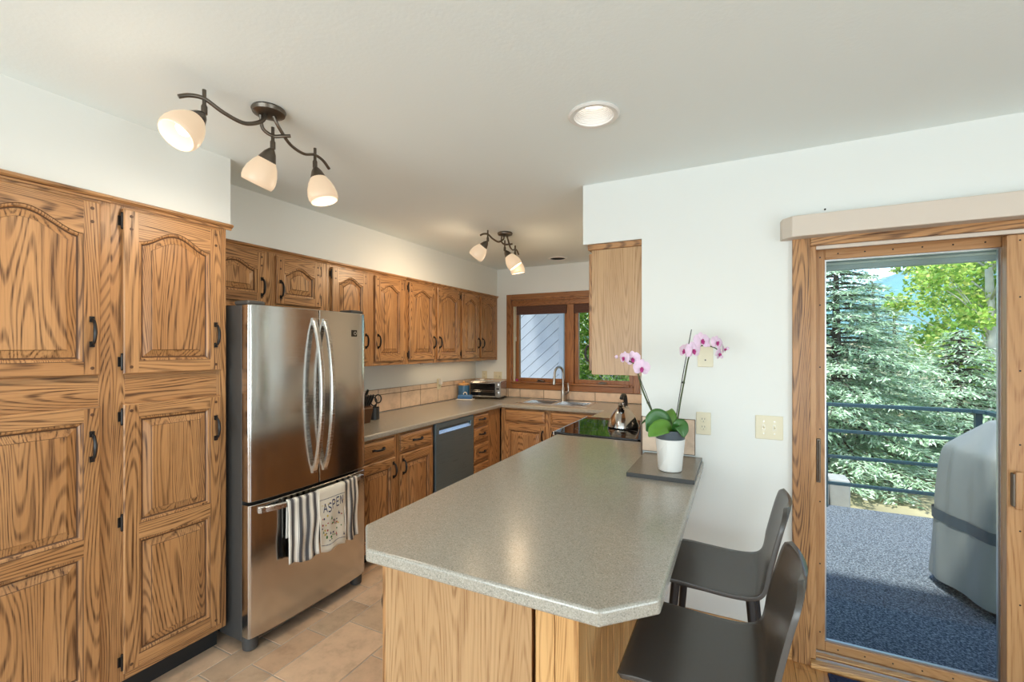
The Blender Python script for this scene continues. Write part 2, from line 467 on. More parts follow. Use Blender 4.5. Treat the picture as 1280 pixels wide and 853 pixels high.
def bx(name, mats, b, parent=None, bevel=0.0, seg=2):
    return MB().box(*b).build(name, mats, parent, bevel, seg=seg)

def thing(name, label, cat, loc=(0, 0, 0), rz=0.0, group=None):
    o = bpy.data.objects.new(name, None)
    COL.objects.link(o)
    o.empty_display_size = 0.1
    o.location = loc; o.rotation_euler = (0, 0, rz)
    return tag(o, label, cat, group)

def tag(o, label, cat, group=None, kind=None):
    if label: o['label'] = label
    if cat: o['category'] = cat
    if group: o['group'] = group
    if kind: o['kind'] = kind
    return o

def struct(o, label, cat):
    return tag(o, label, cat, kind='structure')

def copy_tree(o, parent=None, **kw):
    c = o.copy(); COL.objects.link(c); c.parent = parent
    for ch in list(o.children): copy_tree(ch, c)
    return c

def spline(pts, n=8):
    """Catmull-Rom through the points"""
    P = [Vector(p) for p in pts]
    P = [P[0] * 2 - P[1]] + P + [P[-1] * 2 - P[-2]]
    out = []
    for i in range(1, len(P) - 2):
        for k in range(n):
            t = k / n
            a, b, c, d = P[i - 1], P[i], P[i + 1], P[i + 2]
            out.append(0.5 * ((2 * b) + (c - a) * t + (2 * a - 5 * b + 4 * c - d) * t * t + (3 * b - a - 3 * c + d) * t ** 3))
    out.append(P[-2])
    return out

# ------------------------------------------------------------------ the setting
CZ = 2.44          # ceiling
XL, YB = -2.93, 4.81   # left wall, back wall
YD = 2.54          # deck-door wall
XK = -0.48         # kitchen right wall
XE, YR = 3.2, -3.2     # side and rear walls of the dining side

CANS = ((-.527, 1.783), (-1.712, 4.475))
m = MB(); hs_ = .13
gx = sorted([XL - .15, XK + .15, XE + .15] + [c[0] + d for c in CANS for d in (-hs_, hs_)])
gy = sorted([YR - .15, YD + .15, YB + .15] + [c[1] + d for c in CANS for d in (-hs_, hs_)])
m.grid_slab(gx, gy, lambda x, y: not (x > XK + .15 and y > YD + .15) and not any(abs(x - c[0]) < hs_ and abs(y - c[1]) < hs_ for c in CANS), CZ, CZ + .12)
for cx_, cy_ in CANS:
    N_ = 40; vs = []
    for k in range(N_):
        a = 2 * PI * k / N_; c_, s_ = math.cos(a), math.sin(a); q = hs_ / max(abs(c_), abs(s_))
        vs += [(cx_ + c_ * q, cy_ + s_ * q, CZ), (cx_ + c_ * .080, cy_ + s_ * .080, CZ)]
    m.add(vs, [(2 * k, 2 * k + 1, (2 * k + 3) % (2 * N_), (2 * k + 2) % (2 * N_)) for k in range(N_)])
struct(m.build('ceiling', 'ceiling'), 'white textured ceiling over kitchen and dining area', 'ceiling')
struct(bx('trim_1', 'roofing', (XL - .5, XE + .5, YR - .5, YD + .2, 2.60, 2.72)), 'roof slab above the ceiling', 'roof')

# floor: buff tile on the kitchen side, oak planks on the dining side
XT = -0.60
m = MB()
m.box(XL, XT, YR, YB, -0.06, -0.003, 0)
rnd = random.Random(3)
xs, ci = -2.95 + 0.05, 0
x = -2.9
colw = [0.152, 0.305, 0.152, 0.305, 0.305]
x = -2.055 - 0.152 - 0.305 - 0.305
seq = [0.305, 0.305, 0.152, 0.152, 0.305, 0.305, 0.152, 0.305, 0.305]
k = 0
while x < XT - 0.02:
    wd = seq[k % len(seq)]
    x1 = min(x + wd, XT)
    y = YR + rnd.choice((0, 0.152, 0.305))
    y += (1.335 - y) % 0.152 - 0.152
    while y < YB:
        ln = rnd.choice((0.305, 0.457, 0.457)) if wd > 0.2 else rnd.choice((0.152, 0.305, 0.305))
        xa, xb, ya, yb = max(x, XL) + .0035, x1 - .0035, max(y, YR) + .0035, min(y + ln, YB) - .0035
        if xb - xa > .02 and yb - ya > .02:
            m.box(xa, xb, ya, yb, -0.01, 0.0, 1)
        y += ln
    x += wd; k += 1
struct(m.build('floor', ['grout', 'floor_tile'], None, 0.0015, seg=1), 'buff stone-look tile floor of the kitchen', 'floor')
m = MB()
x = XT
rnd = random.Random(5)
while x < XE:
    y = YR - rnd.random() * 0.8
    while y < YD:
        ln = rnd.uniform(0.7, 1.3)
        ya, yb = max(y, YR), min(y + ln, YD)
        if yb - ya > 0.02: m.box(x + .0006, min(x + .083, XE) - .0006, ya + .0006, yb - .0006, -0.02, 0.0)
        y += ln
    x += .083
m.box(XT, XE, YR, YD, -0.06, -0.019)
struct(m.build('floor_dining', 'planks'), 'honey oak plank floor of the dining side', 'floor')

def wall_box(*bs):
    m = MB()
    for b in bs: m.box(*b)
    return m
T = 0.15
struct(wall_box((XL - T, XL, YR - T, YB + T, 0, CZ)).build('wall_left', 'paint'), 'white left wall behind the wall cabinets', 'wall')
WX0, WX1, WZ0, WZ1 = -2.43, -0.985, 1.07, 2.06
struct(wall_box((XL, WX0, YB, YB + T, 0, CZ), (WX1, XK + T, YB, YB + T, 0, CZ), (WX0, WX1, YB, YB + T, 0, WZ0), (WX0, WX1, YB, YB + T, WZ1, CZ)).build('wall_back', 'paint'), 'white back wall around the kitchen window', 'wall')
struct(wall_box((XK, XK + T, YD + T, YB, 0, CZ)).build('wall_right', 'paint'), 'white wall behind the cooktop', 'wall')
DX0, DX1, DZ1 = 0.30, 1.66, 1.985
struct(wall_box((XK, DX0, YD, YD + T, 0, CZ), (DX1, XE, YD, YD + T, 0, CZ), (DX0, DX1, YD, YD + T, DZ1, CZ)).build('wall_deck', 'paint'), 'white wall holding the sliding deck door and switches', 'wall')
struct(wall_box((XE, XE + T, -1.75, YR - T, 0, CZ), (XE, XE + T, 0.55, YD + T, 0, CZ), (XE, XE + T, -1.75, 0.55, 0, 0.05), (XE, XE + T, -1.75, 0.55, 2.2, CZ)).build('wall_side', 'paint'), 'white side wall of the dining area', 'wall')
bs = []
for a, b in ((XL, -2.55), (-0.95, -0.70), (0.90, XE)): bs.append((a, b, YR - T, YR, 0, CZ))
for a, b in ((-2.55, -0.95), (-0.70, 0.90)): bs += [(a, b, YR - T, YR, 0, 0.05), (a, b, YR - T, YR, 2.2, CZ)]
struct(wall_box(*bs).build('wall_rear', 'paint'), 'white rear wall behind the camera', 'wall')
# soffits: boxed-in bands over the cabinets
struct(bx('trim_2', 'paint', (XL, -2.276, YR, 1.384, 2.107, CZ)), 'white soffit over the tall pantry cabinets', 'soffit')
struct(bx('trim_3', 'paint', (XL, -2.625, 1.384, YB, 2.118, CZ)), 'white soffit over the left wall cabinets', 'soffit')
struct(bx('trim_4', 'paint', (-0.815, XK, YD, YB, 2.095, CZ)), 'white soffit over the cabinet by the cooktop', 'soffit')
# windows the daylight comes through, behind and beside the camera
def plain_window(name, x0, x1, y, z0, z1, label, axis='x', xw=None):
    r = struct(bpy.data.objects.new(name, None), label, 'window'); COL.objects.link(r)
    f = MB()
    t = 0.06
    if axis == 'x':
        for a in (x0, (x0 + x1) / 2 - t / 2, x1 - t): f.box(a, a + t, y - .08, y - .02, z0, z1)
        for z in (z0, z1 - t): f.box(x0, x1, y - .08, y - .02, z, z + t)
    else:
        for a in (x0, (x0 + x1) / 2 - t / 2, x1 - t): f.box(y + .02, y + .08, a, a + t, z0, z1)
        for z in (z0, z1 - t): f.box(y + .02, y + .08, x0, x1, z, z + t)
    f.build('window_frame', 'fir', r)
plain_window('window_2', -2.55, -0.95, YR, 0.05, 2.2, 'tall glazed opening in the rear wall, nearer the pantry')
plain_window('window_3', -0.70, 0.90, YR, 0.05, 2.2, 'tall glazed opening in the rear wall, nearer the side wall')
plain_window('window_4', -1.75, 0.55, XE, 0.05, 2.2, 'tall glazed opening in the side wall of the dining area', 'y')
# baseboards
struct(bx('baseboard_deck', 'oak_gold_h', (XK + .10, 0.226, YD - .016, YD, 0, 0.125), None, .004), 'honey oak baseboard under the switches', 'baseboard')
struct(bx('baseboard_left', 'oak_gold_h', (XL, XL + .016, YR, 0.36, 0, 0.125), None, .004), 'honey oak baseboard of the left wall', 'baseboard')

# wall tile splashbacks
def tile_run(m, axis, plane, a0, a1, rows, out, off=0.0):
    for z0, z1 in rows:
        a = a0 - off
        while a < a1:
            lo, hi = max(a, a0) + .003, min(a + .303, a1) - .003
            if hi - lo > .01:
                if axis == 'y': m.box(plane, plane + out, lo, hi, z0 + .003, z1 - .003, 1)
                else: m.box(lo, hi, plane, plane + out, z0 + .003, z1 - .003, 1)
            a += .303
    z0, z1 = rows[0][0], rows[-1][1]
    if axis == 'y': m.box(plane, plane + out * .7, a0, a1, z0, z1, 0)
    else: m.box(a0, a1, plane, plane + out * .7, z0, z1, 0)
m = MB(); tile_run(m, 'y', XL, 2.17, YB - .01, [(0.907, 1.065), (1.065, 1.116)], 0.010, off=0.276)
struct(m.build('trim_5', ['wall_grout', 'wall_tile'], None, .0015, seg=1), 'peach tile splashback along the left counter', 'splashback')
m = MB(); tile_run(m, 'x', YB, XL + .011, -2.47, [(0.907, 1.010), (1.010, 1.060), (1.06, 1.116)][:1] + [(1.010, 1.116)], -0.010, off=0.1)
tile_run(m, 'x', YB, -2.47, XK, [(0.907, 1.008)], -0.010, off=0.146)
struct(m.build('trim_6', ['wall_grout', 'wall_tile'], None, .0015, seg=1), 'peach tile splashback under the kitchen window', 'splashback')
m = MB(); tile_run(m, 'x', YD, -0.478, -0.206, [(0.930, 1.118)], -0.010)
m.box(-0.483, -0.474, YD - .011, YD, 0.90, 1.12, 0)
struct(m.build('trim_7', ['wall_grout', 'wall_tile'], None, .0015, seg=1), 'single peach wall tile behind the orchid pot', 'splashback')
m = MB(); tile_run(m, 'y', XK, 2.70, YB - .012, [(0.907, 1.008)], -0.010)
struct(m.build('trim_8', ['wall_grout', 'wall_tile'], None, .0015, seg=1), 'peach tile splashback behind the cooktop', 'splashback')

# kitchen window (two sashes side by side)
win = struct(bpy.data.objects.new('window_1', None), 'red-brown wood kitchen window over the sink', 'window'); COL.objects.link(win)
win.location = (0, YB, 0)
f = MB()
f.box(-2.49, -2.425, -.018, 0, 1.01, 2.125, 0)
f.box(-0.99, -0.925, -.018, 0, 1.01, 2.125, 0)
f.build('casing', 'redwood', win, .004)
f = MB(); f.box(-2.425, -0.99, -.018, 0, 2.06, 2.125); f.box(-2.425, -0.99, -.018, 0, 1.01, 1.075)
f.build('casing', 'redwood_h', win, .004)
f = MB()
f.box(-2.43, -2.41, 0, .15, 1.07, 2.06); f.box(-1.005, -0.985, 0, .15, 1.07, 2.06)
f.box(-2.43, -0.985, 0, .15, 2.04, 2.06); f.box(-2.43, -0.985, 0, .15, 1.07, 1.09)
f.build('jamb', 'redwood', win, .002)
bx('shade_track', 'ivory', (-2.4095, -2.398, .012, .05, 1.093, 1.985), win)
bx('window_sill', 'redwood_h', (-2.425, -1.03, -.035, .06, 1.075, 1.092), win, .006)
bx('mullion', 'redwood', (-1.74, -1.66, .02, .13, 1.09, 2.04), win, .003)
for x0, x1 in ((-2.40, -1.74), (-1.66, -1.01)):
    f = MB(); st = .042
    f.box(x0, x0 + st, .06, .11, 1.09, 2.04); f.box(x1 - st, x1, .06, .11, 1.09, 2.04)
    f.box(x0 + st, x1 - st, .06, .11, 1.09, 1.135); f.box(x0 + st, x1 - st, .06, .11, 1.99, 2.04)
    sash = f.build('sash', 'redwood', win, .003)
    bx('window_pane', 'pane', (x0 + st, x1 - st, .082, .086, 1.135, 1.99), sash)
    c = MB(); xc = (x0 + x1) / 2
    c.box(xc - .045, xc + .045, .03, .06, 1.098, 1.112); c.tube([(xc - .03, .028, 1.112), (xc, .022, 1.118), (xc + .04, .03, 1.105)], .006, 8)
    c.build('window_crank', 'bronze', sash, .003)
hd = MB(); hd.box(-2.41, -1.005, .004, .05, 1.985, 2.04); hr = hd.build('shade_headrail', 'redwood_h', win, .004)
sh = MB()
for k in range(6):
    for x0, x1 in ((-2.37, -1.745), (-1.655, -1.03)):
        sh.box(x0, x1, .012 + .004 * (k % 2), .040, 1.885 + k * .018, 1.902 + k * .018)
sh.build('window_shade', 'shade', win, .002)
cdm = MB(); cdm.tube([(-2.375, .012, 1.99), (-2.375, .010, 1.62)], .0022, 6); cdm.lathe([(.003, 0), (.006, .01), (.006, .05), (.002, .055)], (-2.375, .010, 1.57), seg=10)
cdm.build('shade_cord', 'towel', win)
# small ornaments on the sill
t = MB(); t.lathe([(.001, 0), (.016, .004), (.018, .016), (.010, .028), (.001, .032)], (-2.372, YB + .03, 1.0925), seg=16)
tag(t.build('trinket', 'lip', None, smooth=True), 'small dark red trinket at the left end of the window sill', 'trinket')

# ------------------------------------------------------------------ cabinet doors, drawers, pulls
def pull(parent, x, z, vertical=True, y0=-.02, L=.098):
    m = MB(); h = L / 2
    pts, rad = [], []
    for i in range(13):
        t = -1 + 2 * i / 12
        a = t * h
        o = .026 * math.sqrt(max(0, 1 - t * t)) ** 0.8 if abs(t) < 1 else 0
        p = (x, y0 - .004 - o, z + a) if vertical else (x + a, y0 - .004 - o, z)
        pts.append(p); rad.append(.0048 + .0022 * (1 - abs(t)))
    m.tube(pts, rad, 8, flat=1.25)
    for sgn in (-1, 1):
        if vertical: m.box(x - .0075, x + .0075, y0 - .006, y0, z + sgn * h - .011, z + sgn * h + .011)
        else: m.box(x + sgn * h - .011, x + sgn * h + .011, y0 - .006, y0, z - .0075, z + .0075)
    return m.build('handle', 'black', parent, smooth=True, autosmooth=45)

def hinge(parent, x, z, side):
    m = MB()
    m.lathe([(.0045, -.028), (.0045, .028)], (x + side * .003, -.012, z), seg=10)
    for k in (-1, 1): m.lathe([(.003, 0), (.0055, .003), (.002, .008)], (x + side * .003, -.012, z + k * .028), (0, 0, k), 8)
    a, b = (x + side * .003, x + side * .013)
    m.box(min(a, b), max(a, b), -.003, -.0004, z - .020, z + .020)
    return m.build('hinge', 'black', parent)

def arch_top(x, xc, hw, zs, A):
    t = max(-1, min(1, (x - xc) / hw))
    return zs + A * 0.5 * (1 + math.cos(PI * t))

def oak_door(parent, x0, x1, z0, z1, openings=None, stile=.058, rail=.058, A=0.0, pulls=None, hinges=None, pegs=True, th=.02, mats=('oak', 'oak_h', 'oak_dark')):
    """frame-and-panel door; front at y=-th.  openings: list of (zlo, z shoulder, arch)"""
    if openings is None:
        openings = [(z0 + rail, z1 - rail - A, A)]
    m = MB(); c = .004; F = -th
    xi0, xi1 = x0 + stile, x1 - stile
    xc, hw = (xi0 + xi1) / 2, (xi1 - xi0) / 2
    NA = 28
    # stiles (front)
    for a, b in ((x0 + c, xi0), (xi1, x1 - c)):
        m.quad((a, F, z0 + c), (b, F, z0 + c), (b, F, z1 - c), (a, F, z1 - c), 0)
    # rails between openings
    lo = z0 + c
    tops = [(z1 - c)]
    ops = sorted(openings)
    for i, (a, b, A_) in enumerate(ops):
        m.quad((xi0, F, lo), (xi1, F, lo), (xi1, F, a), (xi0, F, a), 1)
        nxt = ops[i + 1][0] if i + 1 < len(ops) else z1 - c
        up = nxt if i + 1 >= len(ops) else b
        if i + 1 >= len(ops):
            for k in range(NA):
                xa = xi0 + (xi1 - xi0) * k / NA; xb = xi0 + (xi1 - xi0) * (k + 1) / NA
                m.quad((xa, F, arch_top(xa, xc, hw, b, A_)), (xb, F, arch_top(xb, xc, hw, b, A_)), (xb, F, z1 - c), (xa, F, z1 - c), 1)
        lo = b
    # chamfered outer edge and sides
    O = [(x0, z0), (x1, z0), (x1, z1), (x0, z1)]
    I = [(x0 + c, z0 + c), (x1 - c, z0 + c), (x1 - c, z1 - c), (x0 + c, z1 - c)]
    for k in range(4):
        a, b = O[k], O[(k + 1) % 4]; d, e = I[(k + 1) % 4], I[k]
        mi = 1 if k in (0, 2) else 0
        m.quad((a[0], F + c, a[1]), (b[0], F + c, b[1]), (d[0], F, d[1]), (e[0], F, e[1]), mi)
        m.quad((a[0], 0, a[1]), (b[0], 0, b[1]), (b[0], F + c, b[1]), (a[0], F + c, a[1]), mi)
    m.quad((x0, 0, z0), (x0, 0, z1), (x1, 0, z1), (x1, 0, z0), 0)
    def outline(a, b, A_, d):
        pts = []
        zt = lambda x: arch_top(x, xc, hw, b, A_) - d
        xa, xb = xi0 + d, xi1 - d
        for k in range(7): pts.append((xa + (xb - xa) * k / 6, a + d))
        for k in range(1, 6): pts.append((xb, a + d + (zt(xb) - a - d) * k / 6))
        for k in range(NA + 1): pts.append((xb + (xa - xb) * k / NA, zt(xb + (xa - xb) * k / NA)))
        for k in range(1, 6): pts.append((xa, zt(xa) + (a + d - zt(xa)) * k / 6))
        return pts
    def loops(mm, a, b, A_, spec):
        prev = None
        for (d, y, mi) in spec:
            P = outline(a, b, A_, d)
            vs = [(x, y, z) for x, z in P]
            n = mm.add(vs, [], 0)
            if prev is not None:
                N = len(P)
                for k in range(N):
                    mm.f.append((prev + k, prev + (k + 1) % N, n + (k + 1) % N, n + k)); mm.mi.append(mi)
            prev = n
        return prev, len(P)
    pm = MB()
    for a, b, A_ in ops:
        loops(m, a, b, A_, [(0, F, 0), (.002, F + .0035, 2), (.009, F + .0045, 0), (.013, F + .0095, 0), (.0155, F + .0125, 2), (.0185, F + .013, 2)])
        n, N = loops(pm, a, b, A_, [(.0145, F + .0135, 1), (.019, F + .0125, 1), (.023, F + .0115, 0), (.046, F + .0045, 0), (.0475, F + .002, 1), (.0505, F + .0012, 0)])
        pm.f.append(tuple(range(n, n + N))); pm.mi.append(0)
    if pegs:
        r = .0065
        for xx in (x0 + stile * .5, x1 - stile * .5):
            for zz in (z1 - .028, z1 - .028 - .052, z0 + .028):
                if zz == z1 - .028 - .052 and A == 0 and openings[0][2] == 0: continue
                m.lathe([(r, 0), (r, .0012), (r * .6, .0018)], (xx, F, zz), (0, -1, 0), 10, 2, cap0=False)
    d = m.build('door', list(mats), parent)
    p = pm.build('raised_panel', [mats[0], mats[2]], d)
    if pulls: pull(d, pulls[0], pulls[1], True, F)
    for (hx, hz, sd_) in (hinges or ()): hinge(d, hx, hz, sd_)
    return d

def drawer_front(parent, x0, x1, z0, z1, th=.02, pullx=None, mats=('oak_h', 'oak_dark')):
    m = MB(); F = -th
    L = [(0, 0, 0), (0, F + .011, 0), (.003, F + .0085, 1), (.004, F + .007, 0), (.020, F + .0008, 0), (.024, F, 0)]
    prev = None
    for d, y, mi in L:
        vs = [(x0 + d, y, z0 + d), (x1 - d, y, z0 + d), (x1 - d, y, z1 - d), (x0 + d, y, z1 - d)]
        n = m.add(vs, [], 0)
        if prev is not None:
            for k in range(4):
                m.f.append((prev + k, prev + (k + 1) % 4, n + (k + 1) % 4, n + k)); m.mi.append(mi)
        else:
            m.f.append((n, n + 3, n + 2, n + 1)); m.mi.append(0)
        prev = n
    m.f.append(tuple(range(prev, prev + 4))); m.mi.append(0)
    d = m.build('drawer', list(mats), parent)
    if pullx is not None: pull(d, pullx, (z0 + z1) / 2, False, F)
    return d

def carcass(parent, w, depth, z0, z1, rails, stiles, mats=('oak', 'oak_h')):
    """box behind a face frame; stiles: list of (x0,x1), rails: list of (z0,z1)"""
    m = MB()
    m.box(0, w, .019, depth, z0, z1, 0)
    b = m.build('body', [mats[0]], parent)
    f = MB()
    for a, c in stiles: f.box(a, c, 0, .019, z0, z1, 0)
    ss = sorted(stiles)
    for a, c in rails:
        for i in range(len(ss) - 1): f.box(ss[i][1], ss[i + 1][0], .0005, .019, a, c, 1)
    f.build('face_frame', list(mats), parent, .001)
    return b

def crown(parent, w, depth, z0, z1, out=.022, y0=0.0, end=False):
    m = MB()
    h = z1 - z0
    prof = [(0, z0), (-.006, z0), (-.008, z0 + h * .3), (-out * .75, z0 + h * .45), (-out, z0 + h * .6), (-out, z0 + h * .85), (-out * .8, z1), (0, z1)]
    x1 = w + (out if end else 0)
    vs = [(0, y + y0, z) for y, z in prof] + [(x1, y + y0, z) for y, z in prof]
    n = len(prof)
    m.add(vs, [tuple(range(n)), tuple(range(2 * n - 1, n - 1, -1))] + [(i, i + n, (i + 1) % n + n, (i + 1) % n) for i in range(n)])
    return m.build('crown_moulding', 'oak_h', parent)

RX = PI / 2     # local +x runs along world +Y, fronts look along world +X

# ---- tall pantry pair
PF = -2.276
def pantry(y0, w, d0, d1, label, hside, end):
    r = thing('pantry_cabinet', label, 'cabinet', (PF, y0, 0), RX, 'tall pantry cabinets')
    dep = PF - XL
    st = [(0, max(.03, d0 - .0)), (d1, w)] if not end else [(0, d0 + .012), (d1 - .012, w)]
    carcass(r, w, dep, .115, 2.083, [(.115, .16), (1.25, 1.40), (2.04, 2.083)], st)
    crown(r, w, dep, 2.080, 2.107, .024, 0, end)
    bx('toe_kick', 'toe', (0, w, .075, dep, 0, .115), r)
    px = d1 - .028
    hs = lambda z0, z1: [(d0, z, -1) for z in ((z0 + .05, z1 - .05) if z1 - z0 < .9 else (z0 + .05, (z0 + z1) / 2 + .07, z1 - .05))] if hside else None
    A = .062 if end else .070
    oak_door(r, d0, d1, 1.386, 2.067, A=A, stile=.052, rail=.05, pulls=(px, 1.556), hinges=hs(1.386, 2.067), openings=[(1.386 + .052, 2.067 - .062 - A, A)])
    oak_door(r, d0, d1, .150, 1.260, stile=.052, openings=[(.150 + .055, .688, 0), (.752, 1.260 - .055, 0)], pulls=(px, 1.108), hinges=hs(.150, 1.260))
    return r
pantry(0.36, 0.54, 0.07, 0.502, 'tall oak pantry cabinet at the left edge, its doors cut by the frame', True, False)
pantry(0.90, 0.461, 0.037, 0.428, 'tall oak pantry cabinet standing against the refrigerator, both doors whole', True, True)

# ---- wall cabinets on the left wall
UF = -2.625
def wall_cab(y0, w, z0, doors, label, pz, A, mid=None, last=False):
    r = thing('wall_cabinet', label, 'cabinet', (UF, y0, 0), RX, 'oak wall cabinets along the left wall')
    (a0, a1), (b0, b1) = doors
    carcass(r, w, UF - XL, z0, 2.094, [(z0, z0 + .04), (2.05, 2.094)], [(0, a0 + .012), (a1 - .012, b0 + .012), (b1 - .012, w)])
    crown(r, w, 0, 2.090, 2.117, .02)
    zb = z0 + .034
    h = 2.076 - zb
    hz = (zb + .05, 2.076 - .05)
    oak_door(r, a0, a1, zb, 2.076, A=A, stile=.055, openings=[(zb + .055, 2.076 - .055 - A, A)], pulls=(a1 - .027, pz), hinges=[(a0, z, -1) for z in hz])
    oak_door(r, b0, b1, zb, 2.076, A=A, stile=.055, openings=[(zb + .055, 2.076 - .055 - A, A)], pulls=(b0 + .027, pz), hinges=[(b1, z, 1) for z in hz])
    return r
wall_cab(1.386, .884, 1.738, ((.03, .415), (.488, .828)), 'shallow oak wall cabinet directly above the refrigerator, two low arched doors', 1.865, .05)
wall_cab(2.272, .852, 1.348, ((.04, .388), (.468, .815)), 'oak wall cabinet rising behind the right corner of the refrigerator', 1.545, .05)
wall_cab(3.126, .862, 1.348, ((.032, .412), (.452, .84)), 'oak wall cabinet in the middle of the row over the dishwasher', 1.545, .05)
wc4 = wall_cab(3.990, .820, 1.348, ((.02, .372), (.406, .762)), 'oak wall cabinet ending the row in the back corner beside the window', 1.545, .05)

bx('light_bar', 'white_plastic', (-.45, .70, .130, .170, 1.330, 1.3475), wc4, .003)  # unseen bar with lamp, added as inferred source of the warm corner glow
ad = area('under_cabinet_light', (.125, .150, 1.327), (0, 0, -1), 1.1, .06, 1.2, (1.0, .74, .46)); ad.parent = wc4

# ---- wall cabinet by the cooktop (fronts look along -X); its pale end panel faces the camera
r = thing('wall_cabinet', 'pale oak end-panelled wall cabinet hanging from the soffit near the orchid', 'cabinet', (-0.772, 2.892, 0), -PI / 2)
carcass(r, .326, .292, 1.338, 2.066, [(1.338, 1.375), (2.03, 2.066)], [(0, .03), (.296, .326)])
bx('end_panel', 'oak_pale', (.3255, .332, .004, .290, 1.338, 2.060), r, .001)
m = MB(); m.box(0, .340, -.02, .292, 2.062, 2.0945)
m.build('crown_moulding', 'oak_hy', r, .005)
oak_door(r, .012, .314, 1.36, 2.045, A=.05, openings=[(1.36 + .055, 2.045 - .105, .05)], pulls=(.285, 1.46))

# ---- base cabinets, left run
BF = -2.246
def base_root(name, label, y0, rz=RX, x=BF):
    return thing(name, label, 'cabinet', (x, y0, 0), rz, 'oak base cabinets')
BD = BF - XL
r = base_root('base_cabinet', 'oak base cabinet between refrigerator and dishwasher, two drawers over two doors', 2.17)
carcass(r, .846, BD, 0.10, .8645, [(.10, .14), (.69, .74), (.84, .8645)], [(0, .04), (.375, .43), (.815, .846)])
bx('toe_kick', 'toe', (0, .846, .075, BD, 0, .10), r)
drawer_front(r, .015, .372, .728, .852, pullx=.20)
drawer_front(r, .433, .818, .728, .852, pullx=.625)
oak_door(r, .015, .372, .125, .702, stile=.05, pulls=(.349, .613), pegs=False)
oak_door(r, .433, .818, .125, .702, stile=.05, pulls=(.456, .613), pegs=False)
# dishwasher
r = thing('dishwasher', 'slate steel dishwasher with a recessed pocket handle, under the left counter', 'dishwasher', (BF, 3.018, 0), RX)
bx('body', 'grey_case', (.004, .600, .004, .58, .10, .862), r)
m = MB()
m.box(.008, .596, -.022, 0, .12, .775); m.box(.008, .596, -.022, 0, .822, .864)
m.box(.008, .055, -.022, 0, .775, .822); m.box(.548, .596, -.022, 0, .775, .822)
m.box(.055, .548, -.004, 0, .775, .822)
m.build('door', 'slate', r, .002)
m = MB(); m.add([(.055, -.022, .775), (.548, -.022, .775), (.548, -.006, .800), (.055, -.006, .800), (.055, -.004, .775), (.548, -.004, .775)],
               [(0, 1, 2, 3), (0, 3, 4), (1, 5, 2), (3, 2, 5, 4), (0, 4, 5, 1)])
m.build('pocket_handle', 'steel_h', r)
bx('toe_kick', 'toe', (.004, .600, .06, .58, 0, .10), r)
# drawer stack
r = base_root('drawer_cabinet', 'narrow oak cabinet of four stacked drawers between dishwasher and corner', 3.622)
carcass(r, .553, BD, 0.10, .8645, [(.10, .13), (.725, .765), (.57, .61), (.38, .42), (.84, .8645)], [(0, .025), (.278, .553)])
bx('toe_kick', 'toe', (0, .553, .075, BD, 0, .10), r)
for z0, z1 in ((.756, .852), (.598, .728), (.408, .570), (.125, .380)):
    drawer_front(r, .012, .290, z0, z1, pullx=.151)
# sink cabinet on the back wall (fronts look along -Y)
SB = 4.205
r = thing('sink_cabinet', 'oak sink base cabinet under the window with two false drawer fronts', 'cabinet', (-2.246, SB, 0), 0, 'oak base cabinets')
carcass(r, 1.125, YB - SB, 0.10, .8645, [(.10, .14), (.69, .74), (.84, .8645)], [(0, .06), (.495, .575), (1.01, 1.125)])
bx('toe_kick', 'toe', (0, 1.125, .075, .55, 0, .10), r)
for a, b in ((.05, .505), (.565, 1.02)):
    drawer_front(r, a, b, .728, .852)
oak_door(r, .05, .505, .125, .702, stile=.05, pulls=(.48, .60), pegs=False)
oak_door(r, .565, 1.02, .125, .702, stile=.05, pulls=(.59, .60), pegs=False)
# right run beyond the cooktop (fronts look along -X)
RF = -1.095
r = thing('base_cabinet', 'oak base cabinet between cooktop and back wall under the dark counter end', 'cabinet', (RF, SB - .004, 0), -PI / 2, 'oak base cabinets')
carcass(r, .545, XK - RF, 0.10, .8645, [(.10, .14), (.69, .74), (.84, .8645)], [(0, .06), (.50, .545)])
bx('toe_kick', 'toe', (0, .545, .075, .58, 0, .10), r)
drawer_front(r, .05, .51, .728, .852, pullx=.28)
oak_door(r, .05, .51, .125, .702, stile=.05, pulls=(.48, .60), pegs=False)
# peninsula cabinet: pale veneer end towards the camera
r = thing('peninsula_cabinet', 'pale oak peninsula cabinet carrying the breakfast counter, plain end towards the camera', 'cabinet', (-1.072, 2.885, 0), -PI / 2)
W = 2.885 - 1.16
carcass(r, W, .545, 0.10, .8645, [(.10, .14), (.69, .74), (.84, .8645)], [(0, .05), (.55, .60), (1.12, 1.17), (W - .045, W)])
bx('toe_kick', 'toe', (0, W, .075, .545, 0, .10), r)
for a, b in ((.04, .56), (.59, 1.13), (1.16, W - .03)):
    drawer_front(r, a, b, .728, .852, pullx=(a + b) / 2)
    oak_door(r, a, b, .125, .702, stile=.05, pulls=(b - .03, .60), pegs=False)
bx('end_panel', 'oak_pale', (W, W + .006, .018, .552, 0, .8645), r, .001)
m = MB()
for k, (a, b) in enumerate(((.566, .622), (.6235, .690))): m.box(W - .02, W + .012, a, b, 0, .8645)
for k in range(18):
    xx = W + .0115 - k * .0755
    m.box(xx - .0740, xx, .662, .691, 0, .8645)
m.box(.348, W - .02, .552, .665, 0, .8645)
m.build('back_boards', 'oak_gold', r, .0025)

